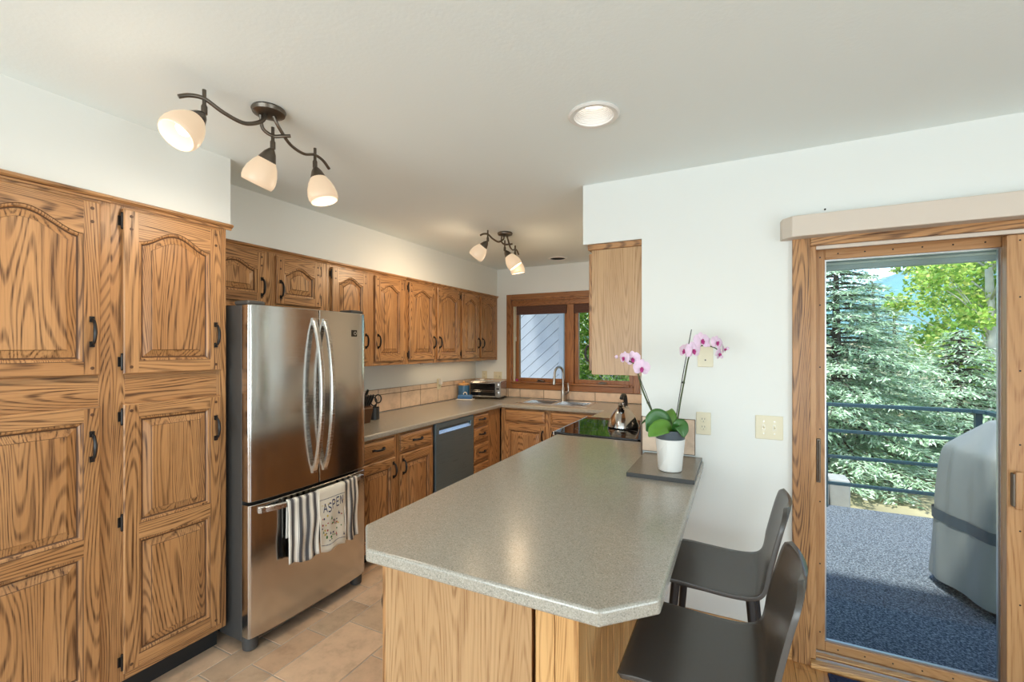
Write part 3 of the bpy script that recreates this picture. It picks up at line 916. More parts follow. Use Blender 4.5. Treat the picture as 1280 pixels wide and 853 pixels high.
# ------------------------------------------------------------------ worktops
ZT = .905
m = MB()
xs = [XL + .012, -2.218, -2.115, -1.365, -1.140, XK - .012]
ys = [2.165, 3.653, 4.172, 4.345, 4.715, YB - .012]
SX0, SX1, SY0, SY1 = -2.115, -1.365, 4.345, 4.715
keep = lambda x, y: (x < -2.218 or y > 4.172 or (x > -1.14 and y > 3.653)) and not (SX0 < x < SX1 and SY0 < y < SY1)
m.grid_slab(xs, ys, keep, ZT - .038, ZT)
o = m.build('worktop', 'laminate', None, .009, seg=3)
tag(o, 'speckled grey-beige worktop running from the refrigerator round to the cooktop', 'worktop')
m = MB()
ch, x0, x1, y0, y1 = .125, -1.112, -.165, .987, 2.886
poly = [(x0 + .135, y0), (x1 - .115, y0), (x1, y0 + .115), (x1, YD - .002), (XK - .003, YD - .002), (XK - .003, y1), (x0, y1), (x0, y0 + .135)]
m.prism(poly, ZT - .040, ZT, 0)
o = m.build('worktop', 'laminate', None, .008, seg=3)
tag(o, 'speckled grey-beige peninsula worktop with clipped corners in the foreground', 'worktop')

# slab and orchid
m = MB(); m.box(-.462, -.172, 2.080, YD - .014, ZT + .0005, ZT + .0195)
m.mi = [1, 0, 1, 1, 1, 1]
o = m.build('countertop_slab', ['slab', 'slab_edge'], None)
tag(o, 'dark speckled slab lying on the peninsula worktop under the orchid pot', 'slab')

# ------------------------------------------------------------------ sink and tap
r = thing('kitchen_sink', 'stainless double-bowl sink set into the worktop under the window', 'sink', (0, 0, ZT))
m = MB()
xs = [-2.135, -2.085, -1.755, -1.725, -1.395, -1.345]; ys = [4.325, 4.365, 4.655, 4.735]
hole = lambda x, y: 4.365 < y < 4.655 and (-2.085 < x < -1.755 or -1.725 < x < -1.395)
m.grid_slab(xs, ys, lambda x, y: not hole(x, y), -.002, .004)
m.build('rim', 'sink', r, .003)
for a, b in ((-2.085, -1.755), (-1.725, -1.395)):
    m = MB(); d = .18; q = .02
    m.add([(a, 4.365, 0), (b, 4.365, 0), (b, 4.655, 0), (a, 4.655, 0), (a + q, 4.365 + q, -d), (b - q, 4.365 + q, -d), (b - q, 4.655 - q, -d), (a + q, 4.655 - q, -d)],
          [(0, 1, 5, 4), (1, 2, 6, 5), (2, 3, 7, 6), (3, 0, 4, 7), (4, 5, 6, 7)])
    bowl = m.build('bowl', 'sink', r)
    MB().lathe([(.04, 0), (.038, .003), (.02, .001)], ((a + b) / 2, 4.51, -d), seg=20).build('drain', 'chrome', bowl)
r = thing('kitchen_tap', 'brushed nickel gooseneck pull-down tap behind the sink', 'tap', (-1.735, 4.695, ZT + .004))
m = MB(); m.lathe([(.027, 0), (.027, .006), (.022, .012), (.021, .10), (.018, .14), (.0125, .15)], (0, 0, 0), seg=24)
m.build('base', 'nickel', r, smooth=True, autosmooth=40)
p = [(0, 0, .14), (0, 0, .30)]
for k in range(1, 13):
    a = PI * k / 13
    p.append((-.02 * (1 - math.cos(a)), -.075 * (1 - math.cos(a)), .30 + .075 * math.sin(a)))
p += [(-.041, -.152, .29), (-.042, -.155, .26)]
MB().tube(p, .0125, 12).build('gooseneck', 'nickel', r, smooth=True, autosmooth=50)
MB().tube([(-.042, -.155, .265), (-.043, -.157, .235), (-.044, -.160, .19)], [.0135, .0165, .0165], 14).build('spray_head', 'nickel', r, smooth=True, autosmooth=50)
m = MB(); m.tube([(.012, 0, .075), (.055, -.004, .098)], [.017, .015], 12); m.tube(spline([(.05, -.003, .09), (.066, -.006, .12), (.062, -.008, .17), (.060, -.010, .20)], 5), [.013] * 5 + [.010] * 5 + [.008] * 6, 10)
m.build('lever', 'nickel', r, smooth=True, autosmooth=50)

# ------------------------------------------------------------------ range with black glass top (fronts look along -X)
r = thing('cooking_range', 'black glass cooktop range set between the peninsula and the back counter', 'range', (-1.138, 3.650, 0), -PI / 2)
Wd, Dp = .758, .640
bx('body', 'grey_case', (.003, Wd - .003, .03, Dp, .0, .90), r)
m = MB(); m.box(.0, Wd, .004, Dp - .055, .895, .918)
ct = m.build('glass_top', 'blackgloss', r, .003)
m = MB(); m.box(.0, Wd, -.004, .0045, .893, .9195); m.build('front_trim', 'steel_h', ct, .002)
for (bxx, byy, rr) in ((.20, .17, .10), (.56, .17, .08), (.20, .43, .075), (.56, .43, .10)):
    MB().lathe([(rr, 0), (rr, .0004), (rr - .004, .0004), (rr - .004, 0)], (bxx, byy, .9181), seg=40, cap0=False, cap1=False).build('burner_ring', 'grey_case', ct)
m = MB()
prof = [(Dp - .075, .918), (Dp - .045, 1.055), (Dp - .03, 1.065), (Dp, 1.065), (Dp, .90), (Dp - .075, .90)]
n = len(prof)
m.add([(.0, y, z) for y, z in prof] + [(Wd, y, z) for y, z in prof], [tuple(range(n)), tuple(range(2 * n - 1, n - 1, -1))] + [(i, i + n, (i + 1) % n + n, (i + 1) % n) for i in range(n)])
m.build('control_panel', 'blackgloss', r, .003)
od = bx('oven_door', 'blackgloss', (.006, Wd - .006, -.018, .03, .20, .80), r, .004)
m = MB(); m.tube([(.08, -.05, .76), (Wd - .08, -.05, .76)], .011, 10)
for xx in (.09, Wd - .09): m.tube([(xx, -.018, .76), (xx, -.05, .76)], .008, 8)
m.build('handle', 'steel_h', od)
bx('storage_drawer', 'blackgloss', (.006, Wd - .006, -.015, .03, .05, .19), r, .003)

# kettle
r = thing('kettle', 'shiny steel kettle with a tall black handle on the cooktop', 'kettle', (-.752, 3.285, .9192))
r.scale = (1.14, 1.14, 1.08)
m = MB(); m.lathe([(.092, 0), (.098, .006), (.096, .02), (.075, .075), (.048, .115), (.036, .128), (.036, .131)], seg=36)
m.build('body', 'chrome', r, smooth=True, autosmooth=50)
m = MB(); m.lathe([(.036, .131), (.034, .136), (.016, .143), (.006, .145), (.006, .150), (.011, .154), (.011, .164), (.004, .168)], seg=24); m.build('lid', 'chrome', r, smooth=True, autosmooth=40)
m = MB(); m.tube(spline([(.0, -.045, .112), (0, -.066, .135), (0, -.078, .16)], 6), [.020] * 4 + [.016] * 4 + [.013] * 5, 12); m.build('spout', 'chrome', r, smooth=True, autosmooth=50)
m = MB(); m.tube(spline([(.0, .062, .085), (0, .070, .15), (0, .045, .205), (0, -.01, .215), (0, -.045, .195)], 7), .010, 10, flat=1.3); m.build('handle', 'dark_plastic', r, smooth=True, autosmooth=50)

# ------------------------------------------------------------------ refrigerator
FY0, FW = 1.381, .762
r = thing('refrigerator', 'stainless french-door refrigerator with bowed handles and bottom freezer drawer', 'refrigerator', (-2.13, FY0, 0), RX)
DPT = -2.13 - XL - .02
bx('case', 'grey_case', (.002, FW - .002, .055, DPT, .045, 1.705), r, .004)
def fridge_door(name, x0, x1, z0, z1, N=10, parent=r):
    """front face bulges gently across the whole width; the outer vertical edges are rounded"""
    m = MB()
    def yf(x):
        t = (x - FW / 2) / (FW / 2)
        return .004 - .036 * (1 - t * t) ** 0.5 * (1 - .18 * (1 - t * t)) if abs(t) < 1 else .004
    xs = [x0 + (x1 - x0) * k / N for k in range(N + 1)]
    if x0 < .01: xs[0:1] = [x0, x0 + .004, x0 + .010, x0 + .02]
    if x1 > FW - .01: xs[-1:] = [x1 - .02, x1 - .010, x1 - .004, x1]
    fr = [(x, yf(x)) for x in xs]
    poly = fr + [(x1, .052), (x0, .052)]
    n = len(poly)
    vs = [(x, y, z0) for x, y in poly] + [(x, y, z1) for x, y in poly]
    fs = [tuple(range(n - 1, -1, -1)), tuple(range(n, 2 * n))] + [(i, (i + 1) % n, (i + 1) % n + n, i + n) for i in range(n)]
    m.add(vs, fs)
    o = m.build(name, 'steel', parent, .003)
    for p_ in o.data.polygons: p_.use_smooth = abs(p_.normal.z) < .5
    o.data.set_sharp_from_angle(angle=math.radians(35))
    return o, yf
SPL = .393
dl, yf = fridge_door('door', .0, SPL - .003, .738, 1.706)
dr, yf = fridge_door('door', SPL + .003, FW, .738, 1.706)
dz, yf = fridge_door('freezer_drawer', .0, FW, .072, .722)
def bow(parent, xa, xm):
    m = MB(); pts = []
    for i in range(21):
        t = -1 + 2 * i / 20
        b = 1 - t * t
        pts.append((xa, yf(xa) - .006 - .062 * b ** .8, 1.230 + .412 * t))
    P = [Vector(p) for p in pts]
    vs = []; hw, th = .0135, .008
    for i, p in enumerate(P):
        tg = (P[min(i + 1, 20)] - P[max(i - 1, 0)]).normalized()
        nr = Vector((1, 0, 0)).cross(tg).normalized()
        if nr.y > 0: nr = -nr
        for a, b in ((-hw, -th), (hw, -th), (hw, th * .5), (hw * .6, th), (-hw * .6, th), (-hw, th * .5)):
            vs.append(p + Vector((a, 0, 0)) + nr * b)
    fs = []
    for i in range(20):
        for k in range(6):
            a, b = i * 6 + k, i * 6 + (k + 1) % 6
            fs.append((a, b, b + 6, a + 6))
    fs += [tuple(range(5, -1, -1)), tuple(20 * 6 + k for k in range(6))]
    m.add(vs, fs)
    for z in (.822, 1.638): m.box(xa - .012, xa + .012, yf(xa) - .010, yf(xa) + .004, z - .02, z + .02)
    return m.build('handle', 'steel_h', parent, smooth=True, autosmooth=35)
bow(dl, SPL - .036, 0); bow(dr, SPL + .036, 0)
m = MB(); pts = []
HZ = .655
for i in range(25):
    t = -1 + 2 * i / 24
    xx = FW / 2 + .338 * t
    pts.append(Vector((xx, -.036 - .034 * (1 - t ** 4) ** 1 + (.028 * t * t), HZ + .035)))
FRH = pts
vs = []
for p in pts:
    for a, b in ((-.008, -.014), (.004, -.014), (.004, .014), (-.003, .014), (-.008, .009)):
        vs.append((p.x, p.y + a, p.z + b))
n = 5
fs = [(i * n + k, i * n + (k + 1) % n, (i + 1) * n + (k + 1) % n, (i + 1) * n + k) for i in range(24) for k in range(n)]
fs += [tuple(range(n - 1, -1, -1)), tuple(24 * n + k for k in range(n))]
m.add(vs, fs)
for s_ in (-1, 1):
    xx = FW / 2 + s_ * .325
    m.box(xx - .012, xx + .012, -.036, yf(xx) + .003, HZ + .023, HZ + .047)
m.build('handle', 'steel_h', dz, smooth=True, autosmooth=35)
# hinge caps, foot, kick, maker's badge
for xx in (.0, FW - .10):
    m = MB(); m.box(xx + .004, xx + .096, .01, .12, 1.706, 1.728); m.build('hinge_cover', 'grey_case', r, .008)
m = MB(); m.box(.03, FW - .03, .05, .30, .03, .068); m.build('kick_grille', 'toe', r)
for xx in (.0, FW - .07):
    m = MB(); m.lathe([(.026, 0), (.034, .006), (.036, .04), (.034, .07)], (xx + .037, .042, 0), seg=24); m.build('foot', 'grey_case', r, smooth=True, autosmooth=40)
bg_ = MB(); bxp = .655
bg_.box(bxp - .022, bxp + .022, yf(bxp) - .0025, yf(bxp) + .004, 1.562, 1.602, 0)
badge = bg_.build('badge', 'blackgloss', dr)
MB().lathe([(.011, 0), (.011, .0008), (.007, .0008), (.007, 0)], (bxp + .006, yf(bxp) - .0026, 1.582), (0, -1, 0), 20, cap0=False, cap1=False).build('emblem', 'chrome', badge)

# towels hung over the freezer handle
def towel(name, label, y0, y1, drop, back, mat, uvrep, folds=0.006, nf=5, seed=0, lift=0.0):
    """a cloth laid over the bar: back drop, over the top, front drop; world axes"""
    nu, nv = 40, 34
    rnd = random.Random(seed)
    ph = rnd.random() * 6
    me_v, uvs = [], []
    # bar centre line at y -> X
    def barx(y):
        lx = y - FY0; t = (lx - FW / 2) / .338
        return -2.13 + .036 + .034 * (1 - min(1, t ** 4)) - .028 * t * t
    zt = HZ + .035 + .0165 + lift
    L = back + .03 + drop
    for j in range(nv + 1):
        s = L * j / nv
        for i in range(nu + 1):
            u = i / nu; y = y0 + (y1 - y0) * u
            xb = barx(y)
            wv = folds * math.sin(u * nf * 2 * PI + ph) 
            if s < back:
                x = xb - .013 - lift; z = zt - (back - s); k = (back - s) / back; y = y0 + .012 + (y1 - y0 - .02) * u
                x -= .004 * k
            elif s < back + .03:
                a = PI * (s - back) / .03
                x = xb - .002 - (.011 + lift) * math.cos(a); z = zt + .006 * math.sin(a); k = 0
            else:
                k = (s - back - .03) / drop
                x = xb + .010 + lift + .006 * min(1, k * 3); z = zt - (s - back - .03)
                x += wv * min(1, k * 1.6) + .003 * math.sin(9 * k + u * 4 + ph)
                y += .006 * math.sin(k * 5 + ph) * k + (u - .5) * -.012 * k
                z += .008 * k * math.sin(u * 7 + ph) - .010 * k * (u - .5)
            me_v.append((x, y, z)); uvs.append((u * uvrep, s))
    m = MB(); fs = []
    W1 = nu + 1
    for j in range(nv):
        for i in range(nu):
            fs.append((j * W1 + i, j * W1 + i + 1, (j + 1) * W1 + i + 1, (j + 1) * W1 + i))
    m.add(me_v, fs)
    o = m.build(name, mat, None, smooth=True)
    uvl = o.data.uv_layers.new(name='cloth')
    for lp in o.data.loops: uvl.data[lp.index].uv = uvs[lp.vertex_index]
    so = o.modifiers.new('thickness', 'SOLIDIFY'); so.thickness = .0025; so.offset = 0
    tag(o, label, 'towel', 'tea towels on the freezer handle')
    return o, barx, zt
towel('tea_towel', 'grey and white striped towel hanging left of the lettered towel', 1.545, 1.728, .335, .20, 'stripe', 4.2, .005, 3, 1)
towel('tea_towel', 'grey and white striped towel hanging right of the lettered towel', 1.900, 2.030, .345, .20, 'stripe', 3.2, .007, 2, 4)
at_, barx, zt = towel('tea_towel', 'cream towel printed with the word ASPEN between the striped ones', 1.722, 1.905, .345, .18, 'towel', 1, .002, 2, 9, lift=.004)
# the print: lettering, dashed borders and small motifs, lying on the cloth's front
def front_pt(u, k, out=.003):
    y = 1.722 + .183 * u; ph = random.Random(9).random() * 6; s_ = k * .345
    x = barx(y) + .010 + .004 + .006 * min(1, k * 3) + .002 * math.sin(u * 2 * 2 * PI + ph) * min(1, k * 1.6) + .003 * math.sin(9 * k + u * 4 + ph)
    yy = y + .006 * math.sin(k * 5 + ph) * k + (u - .5) * -.012 * k
    z = zt - s_ + .008 * k * math.sin(u * 7 + ph) - .010 * k * (u - .5)
    return Vector((x + out, yy, z))
def decal(name, shapes, mats):
    m = MB()
    for pts, mi in shapes:
        n = len(pts)
        m.add([front_pt(u, k) for u, k in pts], [tuple(range(n))], mi)
    o = m.build(name, mats, at_)
    return o
sh = []
for kk in (.15, .885):
    for i in range(26):
        u = .02 + i * .0375
        sh.append(([(u, kk + .012), (u + .024, kk + .012), (u + .024, kk), (u, kk)], 0))
decal('dashed_border', sh, ['navy'])
STROKES = {'A': [[(0, 1), (.5, 0), (1, 1)], [(.2, .62), (.8, .62)]], 'S': [[(.95, .12), (.6, 0), (.15, .12), (.15, .38), (.85, .60), (.9, .85), (.5, 1), (.05, .88)]],
           'P': [[(.1, 1), (.1, 0), (.75, .05), (.85, .28), (.7, .5), (.1, .52)]], 'E': [[(.9, 0), (.1, 0), (.1, 1), (.9, 1)], [(.1, .48), (.75, .48)]], 'N': [[(.1, 1), (.1, 0), (.85, 1), (.85, 0)]]}
sh = []
for i, chh in enumerate('ASPEN'):
    u0 = .14 + i * .160; k0 = .225 - .010 * i + (.02 if i == 1 else 0); cw, chh_ = .130, .135
    for st in STROKES[chh]:
        for (a, b), (c_, d_) in zip(st, st[1:]):
            p, q = Vector((u0 + a * cw, k0 + b * chh_)), Vector((u0 + c_ * cw, k0 + d_ * chh_))
            t = (q - p); t.normalize(); nrm = Vector((-t.y, t.x)) * .0105
            sh.append(([tuple(p + nrm), tuple(q + nrm), tuple(q - nrm), tuple(p - nrm)], 0))
decal('lettering', sh, ['navy'])
rnd = random.Random(21); sh = []
for i in range(44):
    u, k = .07 + rnd.random() * .86, .42 + rnd.random() * .42
    mi = rnd.randrange(4); s_ = rnd.uniform(.02, .035)
    if i % 3 == 0: sh.append(([(u - s_, k + s_ * .7), (u + s_, k + s_ * .7), (u, k - s_)], mi))
    elif i % 3 == 1: sh.append(([(u - s_, k - s_ * .4), (u - s_, k + s_ * .4), (u + s_, k + s_ * .4), (u + s_, k - s_ * .4)], mi))
    else: sh.append(([(u + s_ * math.cos(a), k + s_ * .6 * math.sin(a)) for a in [2 * PI * q / 7 for q in range(7)]], mi))
for i in range(7):
    u, k = .06 + rnd.random() * .86, .20 + rnd.random() * .08; s_ = .02
    sh.append(([(u - s_, k - .006), (u - s_, k + .006), (u + s_, k + .006), (u + s_, k - .006)], 2))
decal('printed_motifs', sh, ['navy', 'p_green', 'p_yellow', 'p_red'])

# ------------------------------------------------------------------ ceiling lamps
def shade_head(parent, neck, ax, nm='lamp_head'):
    """metal cup, frosted bell shade, bulb; ax points out of the mouth"""
    ax = Vector(ax).normalized(); neck = Vector(neck)
    m = MB(); m.lathe([(.008, -.008), (.014, 0), (.022, .012), (.034, .042), (.035, .046)], neck, ax, 24)
    cup = m.build('lamp_cup', 'bronze', parent, smooth=True, autosmooth=45)
    m = MB(); m.lathe([(.034, .043), (.047, .064), (.058, .092), (.063, .118), (.062, .136), (.057, .150), (.054, .150), (.058, .136), (.059, .118), (.054, .094), (.043, .067), (.030, .047)], neck, ax, 32, cap0=False, cap1=False)
    m.build('lamp_shade', 'lamp_glass', cup, smooth=True)
    m = MB(); m.lathe([(.010, .05), (.014, .07), (.024, .10), (.024, .112), (.014, .122), (.002, .124)], neck, ax, 20)
    m.build('bulb', 'bulb', cup, smooth=True)
    return neck + ax * .165
def track_fixture(loc, rz, label, heads, power, tint):
    r = thing('ceiling_light', label, 'ceiling light', loc, rz, 'three-armed ceiling lamps')
    m = MB(); m.lathe([(.060, 0), (.0625, -.006), (.058, -.018), (.040, -.024), (.020, -.026)], (0, 0, 0), seg=32)
    m.build('canopy', 'bronze', r, smooth=True, autosmooth=40)
    # two wavy arms along local y and the posts crossing them
    A1 = spline([(.0, -.012, -.022), (.0, -.03, -.06), (-.012, -.09, -.092), (-.024, -.16, -.082), (-.035, -.222, -.058), (-.05, -.262, -.062), (-.062, -.292, -.078)], 7)
    A2 = spline([(.012, .010, -.022), (.012, .035, -.058), (.0, .095, -.100), (-.012, .17, -.108), (-.025, .235, -.085), (-.030, .285, -.09), (-.034, .325, -.115)], 7)
    A3 = spline([(-.02, -.02, -.025), (-.03, -.005, -.07), (-.018, .03, -.088), (.012, .055, -.085), (.03, .075, -.08)], 6)
    for P in (A1, A2, A3):
        m = MB(); m.tube(P, .0075, 10, flat=.8); m.build('arm', 'bronze', r, smooth=True, autosmooth=60)
    mouths = []
    for (px_, py_, pz), ax in zip(((-.036, -.222, -.058), (-.018, .03, -.086), (-.026, .240, -.086)), heads):
        m = MB(); top = pz + .032
        m.tube([(px_, py_, top), (px_, py_, pz - .02), (px_, py_, pz - .028), (px_, py_, pz - .055)], [.0065, .0065, .010, .010], 12)
        m.tube([(px_, py_, pz - .05), (px_ + ax[0] * .012, py_ + ax[1] * .012, pz - .058)], [.009, .008], 10)
        m.build('post', 'bronze', r, smooth=True, autosmooth=40)
        mouths.append(shade_head(r, (px_ + ax[0] * .014, py_ + ax[1] * .014, pz - .060), ax))
    for q, ax in zip(mouths, heads):
        d = bpy.data.lights.new('lamp_glow_light', 'POINT'); d.energy = power * .12; d.color = tint; d.shadow_soft_size = .05
        o = bpy.data.objects.new('lamp_glow_light', d); COL.objects.link(o); o.parent = r; o.location = q
        d = bpy.data.lights.new('lamp_beam_light', 'SPOT'); d.energy = power; d.color = tint; d.shadow_soft_size = .05
        d.spot_size = math.radians(165); d.spot_blend = 1.0
        o = bpy.data.objects.new('lamp_beam_light', d); COL.objects.link(o); o.parent = r; o.location = q
        o.rotation_euler = Vector(ax).to_track_quat('-Z', 'Y').to_euler()
    return r
track_fixture((-1.668, 1.165, CZ), 0, 'bronze three-armed ceiling lamp near the pantry, its first shade turned to the camera', [(0.10, -.55, -.70), (-.45, -.12, -.88), (.22, .12, -.95)], 14.0, (1.0, .84, .66))
track_fixture((-1.722, 3.29, CZ), 0, 'bronze three-armed ceiling lamp deeper in the kitchen', [(-.62, -.10, -.72), (.50, .25, -.82), (.10, .15, -.95)], 29.0, (1.0, .73, .46))

def downlight(x, y, label, lit):
    r = thing('downlight', label, 'ceiling light', (x, y, CZ))
    m = MB(); m.lathe([(.102, -.0005), (.104, -.004), (.096, -.010), (.080, -.009), (.078, -.002)], (0, 0, 0), seg=40, cap0=False, cap1=False)
    m.build('trim_ring', 'white_plastic', r, smooth=True, autosmooth=40)
    m = MB(); prof = []
    for k in range(10):
        z = -.004 + k * .0062; rr = .079 - k * .0026
        prof += [(rr, z), (rr - .0005, z + .0034), (rr - .0028, z + .0040)]
    m.lathe(prof, seg=40, cap0=False, cap1=False)
    m.build('baffle', 'white_plastic' if lit else 'can_dark', r, smooth=True, autosmooth=30)
    m = MB(); m.lathe([(.001, .050), (.055, .050), (.058, .056), (.056, .060)], seg=32, cap0=True, cap1=False)
    m.build('lens', 'can_lens' if lit else 'can_dark', r)
    return r
downlight(-.527, 1.783, 'round white downlight, lit, in the ceiling above the peninsula', True)
downlight(-1.712, 4.475, 'round dark unlit downlight in the ceiling by the kitchen window', False)

# ------------------------------------------------------------------ wall plates
def outlet(name, label, loc, rz, kind, wd=.070):
    r = thing(name, label, 'wall plate', loc, rz)
    m = MB(); m.box(-wd / 2, wd / 2, -.006, 0, -.058, .058); m.build('plate', 'ivory', r, .003)
    if kind == 'outlet':
        for s_ in (-1, 1):
            m = MB(); m.lathe([(.0165, 0), (.0165, .003), (.014, .004)], (0, -.005, s_ * .020), (0, -1, 0), 20, 0)
            for a in (-.006, .006): m.box(a - .001, a + .001, -.0097, -.0085, s_ * .020 + .000, s_ * .020 + .009, 1)
            m.lathe([(.0022, 0), (.0022, .001)], (0, -.0088, s_ * .020 - .008), (0, -1, 0), 8, 1)
            m.build('socket', ['ivory', 'dark_plastic'], r)
    elif kind == 'switch':
        for a in (-.023, .023):
            bx('slot', 'nickel', (a - .0062, a + .0062, -.0066, -.004, -.0135, .0135), r)
            m = MB(); m.box(a - .005, a + .005, -.009, -.004, -.012, .012); m.add([(a - .004, -.006, -.006), (a + .004, -.006, -.006), (a + .004, -.006, .006), (a - .004, -.006, .006), (a - .003, -.019, .004), (a + .003, -.019, .004), (a + .003, -.017, .009), (a - .003, -.017, .009)],
                [(0, 1, 5, 4), (1, 2, 6, 5), (2, 3, 7, 6), (3, 0, 4, 7), (4, 5, 6, 7)]); m.build('toggle', 'ivory', r)
            m = MB()
            for z in (-.030, .030): m.lathe([(.003, 0), (.003, .001)], (a, -.006, z), (0, -1, 0), 8)
            m.build('screw', 'nickel', r)
    else:
        m = MB(); m.lathe([(.004, 0), (.004, .0012)], (0, -.006, -.022), (0, -1, 0), 10); m.build('screw', 'dark_plastic', r)
    return r
outlet('light_switch', 'double ivory light switch beside the deck door', (.130, YD, 1.103), 0, 'switch', .118)
outlet('wall_outlet', 'ivory two-socket outlet on the white wall right of the orchid pot', (-.166, YD, 1.101), 0, 'outlet')
outlet('phone_plate', 'ivory blank jack plate on the white wall behind the upper orchid blooms', (-.157, YD, 1.452), 0, 'blank', .074)
outlet('wall_outlet', 'ivory outlet over the left counter splashback, nearest the blue canister', (XL + .010, 4.025, 1.10), RX, 'outlet')
outlet('wall_outlet', 'ivory outlet on the back wall above the toaster oven', (-2.80, YB, 1.15), 0, 'outlet')
outlet('light_switch', 'ivory double switch on the back wall left of the window casing', (-2.615, YB, 1.145), 0, 'switch', .112)
m = MB(); m.box(-.017, .017, -.030, 0, -.030, .028); m.tube([(0, -.02, -.028), (.004, -.025, -.05)], .004, 8)
o = m.build('plug_adapter', 'white_plastic', None, .004); o.location = (XL + .0205, 4.025, 1.128); o.rotation_euler = (0, 0, RX)
tag(o, 'small white plug adapter in the outlet over the left counter', 'plug')

# ------------------------------------------------------------------ things on the counter
r = thing('toaster_oven', 'steel toaster oven with dark glass door in the back corner of the counter', 'toaster oven', (-2.627, 4.60, ZT + .0004), math.radians(12))
bx('body', 'steel_h', (-.185, .185, -.120, .13, .018, .205), r, .008)
m = MB()
for a in (-.15, .15):
    for b in (-.09, .10): m.lathe([(.014, 0), (.012, .02)], (a, b, 0), seg=12)
m.build('foot', 'dark_plastic', r)
m = MB(); m.box(-.178, .118, -.131, -.121, .036, .178)
dd = m.build('glass_door', 'blackgloss', r, .002)
m = MB(); m.box(-.178, .118, -.134, -.1215, .178, .196); m.box(-.178, .118, -.134, -.1215, .026, .040); m.build('door_frame', 'steel_h', dd, .002)
m = MB(); m.tube([(-.14, -.160, .187), (.08, -.160, .187)], .008, 10)
for a in (-.13, .07): m.tube([(a, -.132, .187), (a, -.160, .187)], .006, 8)
m.build('handle', 'steel_h', dd)
m = MB()
for z in (.085, .10): m.tube([(-.17, -.1315, z), (.11, -.1315, z)], .002, 6)
m.build('rack', 'chrome', dd)
m = MB(); m.box(.122, .182, -.130, -.1205, .024, .198); pn = m.build('control_panel', 'nickel', r, .002)
for z in (.165, .075): MB().lathe([(.020, 0), (.019, .014), (.006, .016)], (.152, -.130, z), (0, -1, 0), 20).build('knob', 'nickel', pn, smooth=True, autosmooth=40)
bx('display', 'dark_plastic', (.134, .170, -.1312, -.1295, .112, .128), pn)
o = MB().lathe([(.001, 0), (.026, .003), (.030, .012), (.022, .020), (.006, .022)], seg=18).build('small_dish', 'pot_white', None, smooth=True); o.location = (-2.68, 4.545, ZT + .2056)
tag(o, 'tiny white dish lying on top of the toaster oven', 'dish')
r = thing('canister', 'blue glazed canister standing left of the toaster oven', 'canister', (-2.842, 4.405, ZT + .0004))
MB().lathe([(.062, 0), (.066, .006), (.066, .150), (.063, .156)], seg=32).build('body', 'canister', r, smooth=True, autosmooth=40)
MB().lathe([(.065, .156), (.067, .160), (.067, .172), (.060, .180), (.012, .182), (.012, .190), (.016, .196), (.010, .204), (.001, .205)], seg=32).build('lid', 'oak_gold_h', r, smooth=True, autosmooth=40)
r = thing('butter_dish', 'blue and white covered butter dish in front of the blue canister', 'butter dish', (-2.757, 4.300, ZT + .0004), math.radians(14))
m = MB(); m.box(-.098, .098, -.050, .050, .002, .014); m.build('plate', 'pot_white', r, .006)
m = MB(); L = [(.080, .038, .0145), (.079, .037, .045), (.072, .030, .057), (.050, .015, .060)]
vs = []
for a, b, z in L: vs += [(-a, -b, z), (a, -b, z), (a, b, z), (-a, b, z)]
fs = [(i * 4 + k, i * 4 + (k + 1) % 4, i * 4 + 4 + (k + 1) % 4, i * 4 + 4 + k) for i in range(3) for k in range(4)] + [(12, 13, 14, 15), (3, 2, 1, 0)]
m.add(vs, fs); cv = m.build('cover', 'dish_blue', r, .006)
MB().tube(spline([(-.020, 0, .058), (-.016, 0, .078), (0, 0, .086), (.016, 0, .078), (.020, 0, .058)], 5), .0055, 8).build('handle', 'pot_white', cv, smooth=True)
# knife block with black handles, mostly behind the refrigerator
r = thing('knife_block', 'wooden knife block with black handles on the counter against the refrigerator', 'knife block', (-2.66, 2.62, ZT + .0004), math.radians(80))
m = MB(); m.add([(-.05, -.07, 0), (.05, -.07, 0), (.05, .09, 0), (-.05, .09, 0), (-.05, -.11, .12), (.05, -.11, .12), (.05, .01, .20), (-.05, .01, .20)],
               [(0, 3, 2, 1), (4, 5, 6, 7), (0, 1, 5, 4), (1, 2, 6, 5), (2, 3, 7, 6), (3, 0, 4, 7)])
m.build('block', 'oak_dark', r, .004)
dv = Vector((0, -.55, .83)).normalized()
for k, (a, t) in enumerate(((-.032, .25), (-.01, .25), (.012, .25), (.034, .25), (-.02, .7), (.022, .7))):
    p = Vector((a, -.11 + .12 * t, .12 + .08 * t)); 
    kn = thing('kitchen_knife', ['black-handled knife at the wall side of the knife block, lower row', 'second black-handled knife from the wall, lower row of the knife block', 'third black-handled knife from the wall, lower row of the knife block', 'black-handled knife nearest the room, lower row of the knife block', 'black-handled knife at the wall side of the knife block, upper row', 'black-handled knife nearest the room, upper row of the knife block'][k], 'knife', r.location, math.radians(80), 'knives in the block')
    m = MB(); m.tube([p + dv * .001, p + dv * .03, p + dv * .075, p + dv * .10], [.007, .008, .009, .007], 10, flat=1.5); m.build('handle', 'dark_plastic', kn, smooth=True, autosmooth=50)
    m = MB(); m.lathe([(.0085, 0), (.0085, .006)], p + dv * .0005, dv, 10); m.build('bolster', 'chrome', kn)
r = thing('kitchen_scissors', 'black-looped kitchen scissors leaning from the counter beside the knife block', 'scissors', (-2.68, 2.80, ZT + .0004), 0)
m = MB(); m.lathe([(0.034, 0), (.044, .004), (.042, .10), (.040, .10), (.038, .006)], seg=24, cap1=False); m.build('holder', 'dark_plastic', r, smooth=True, autosmooth=40)
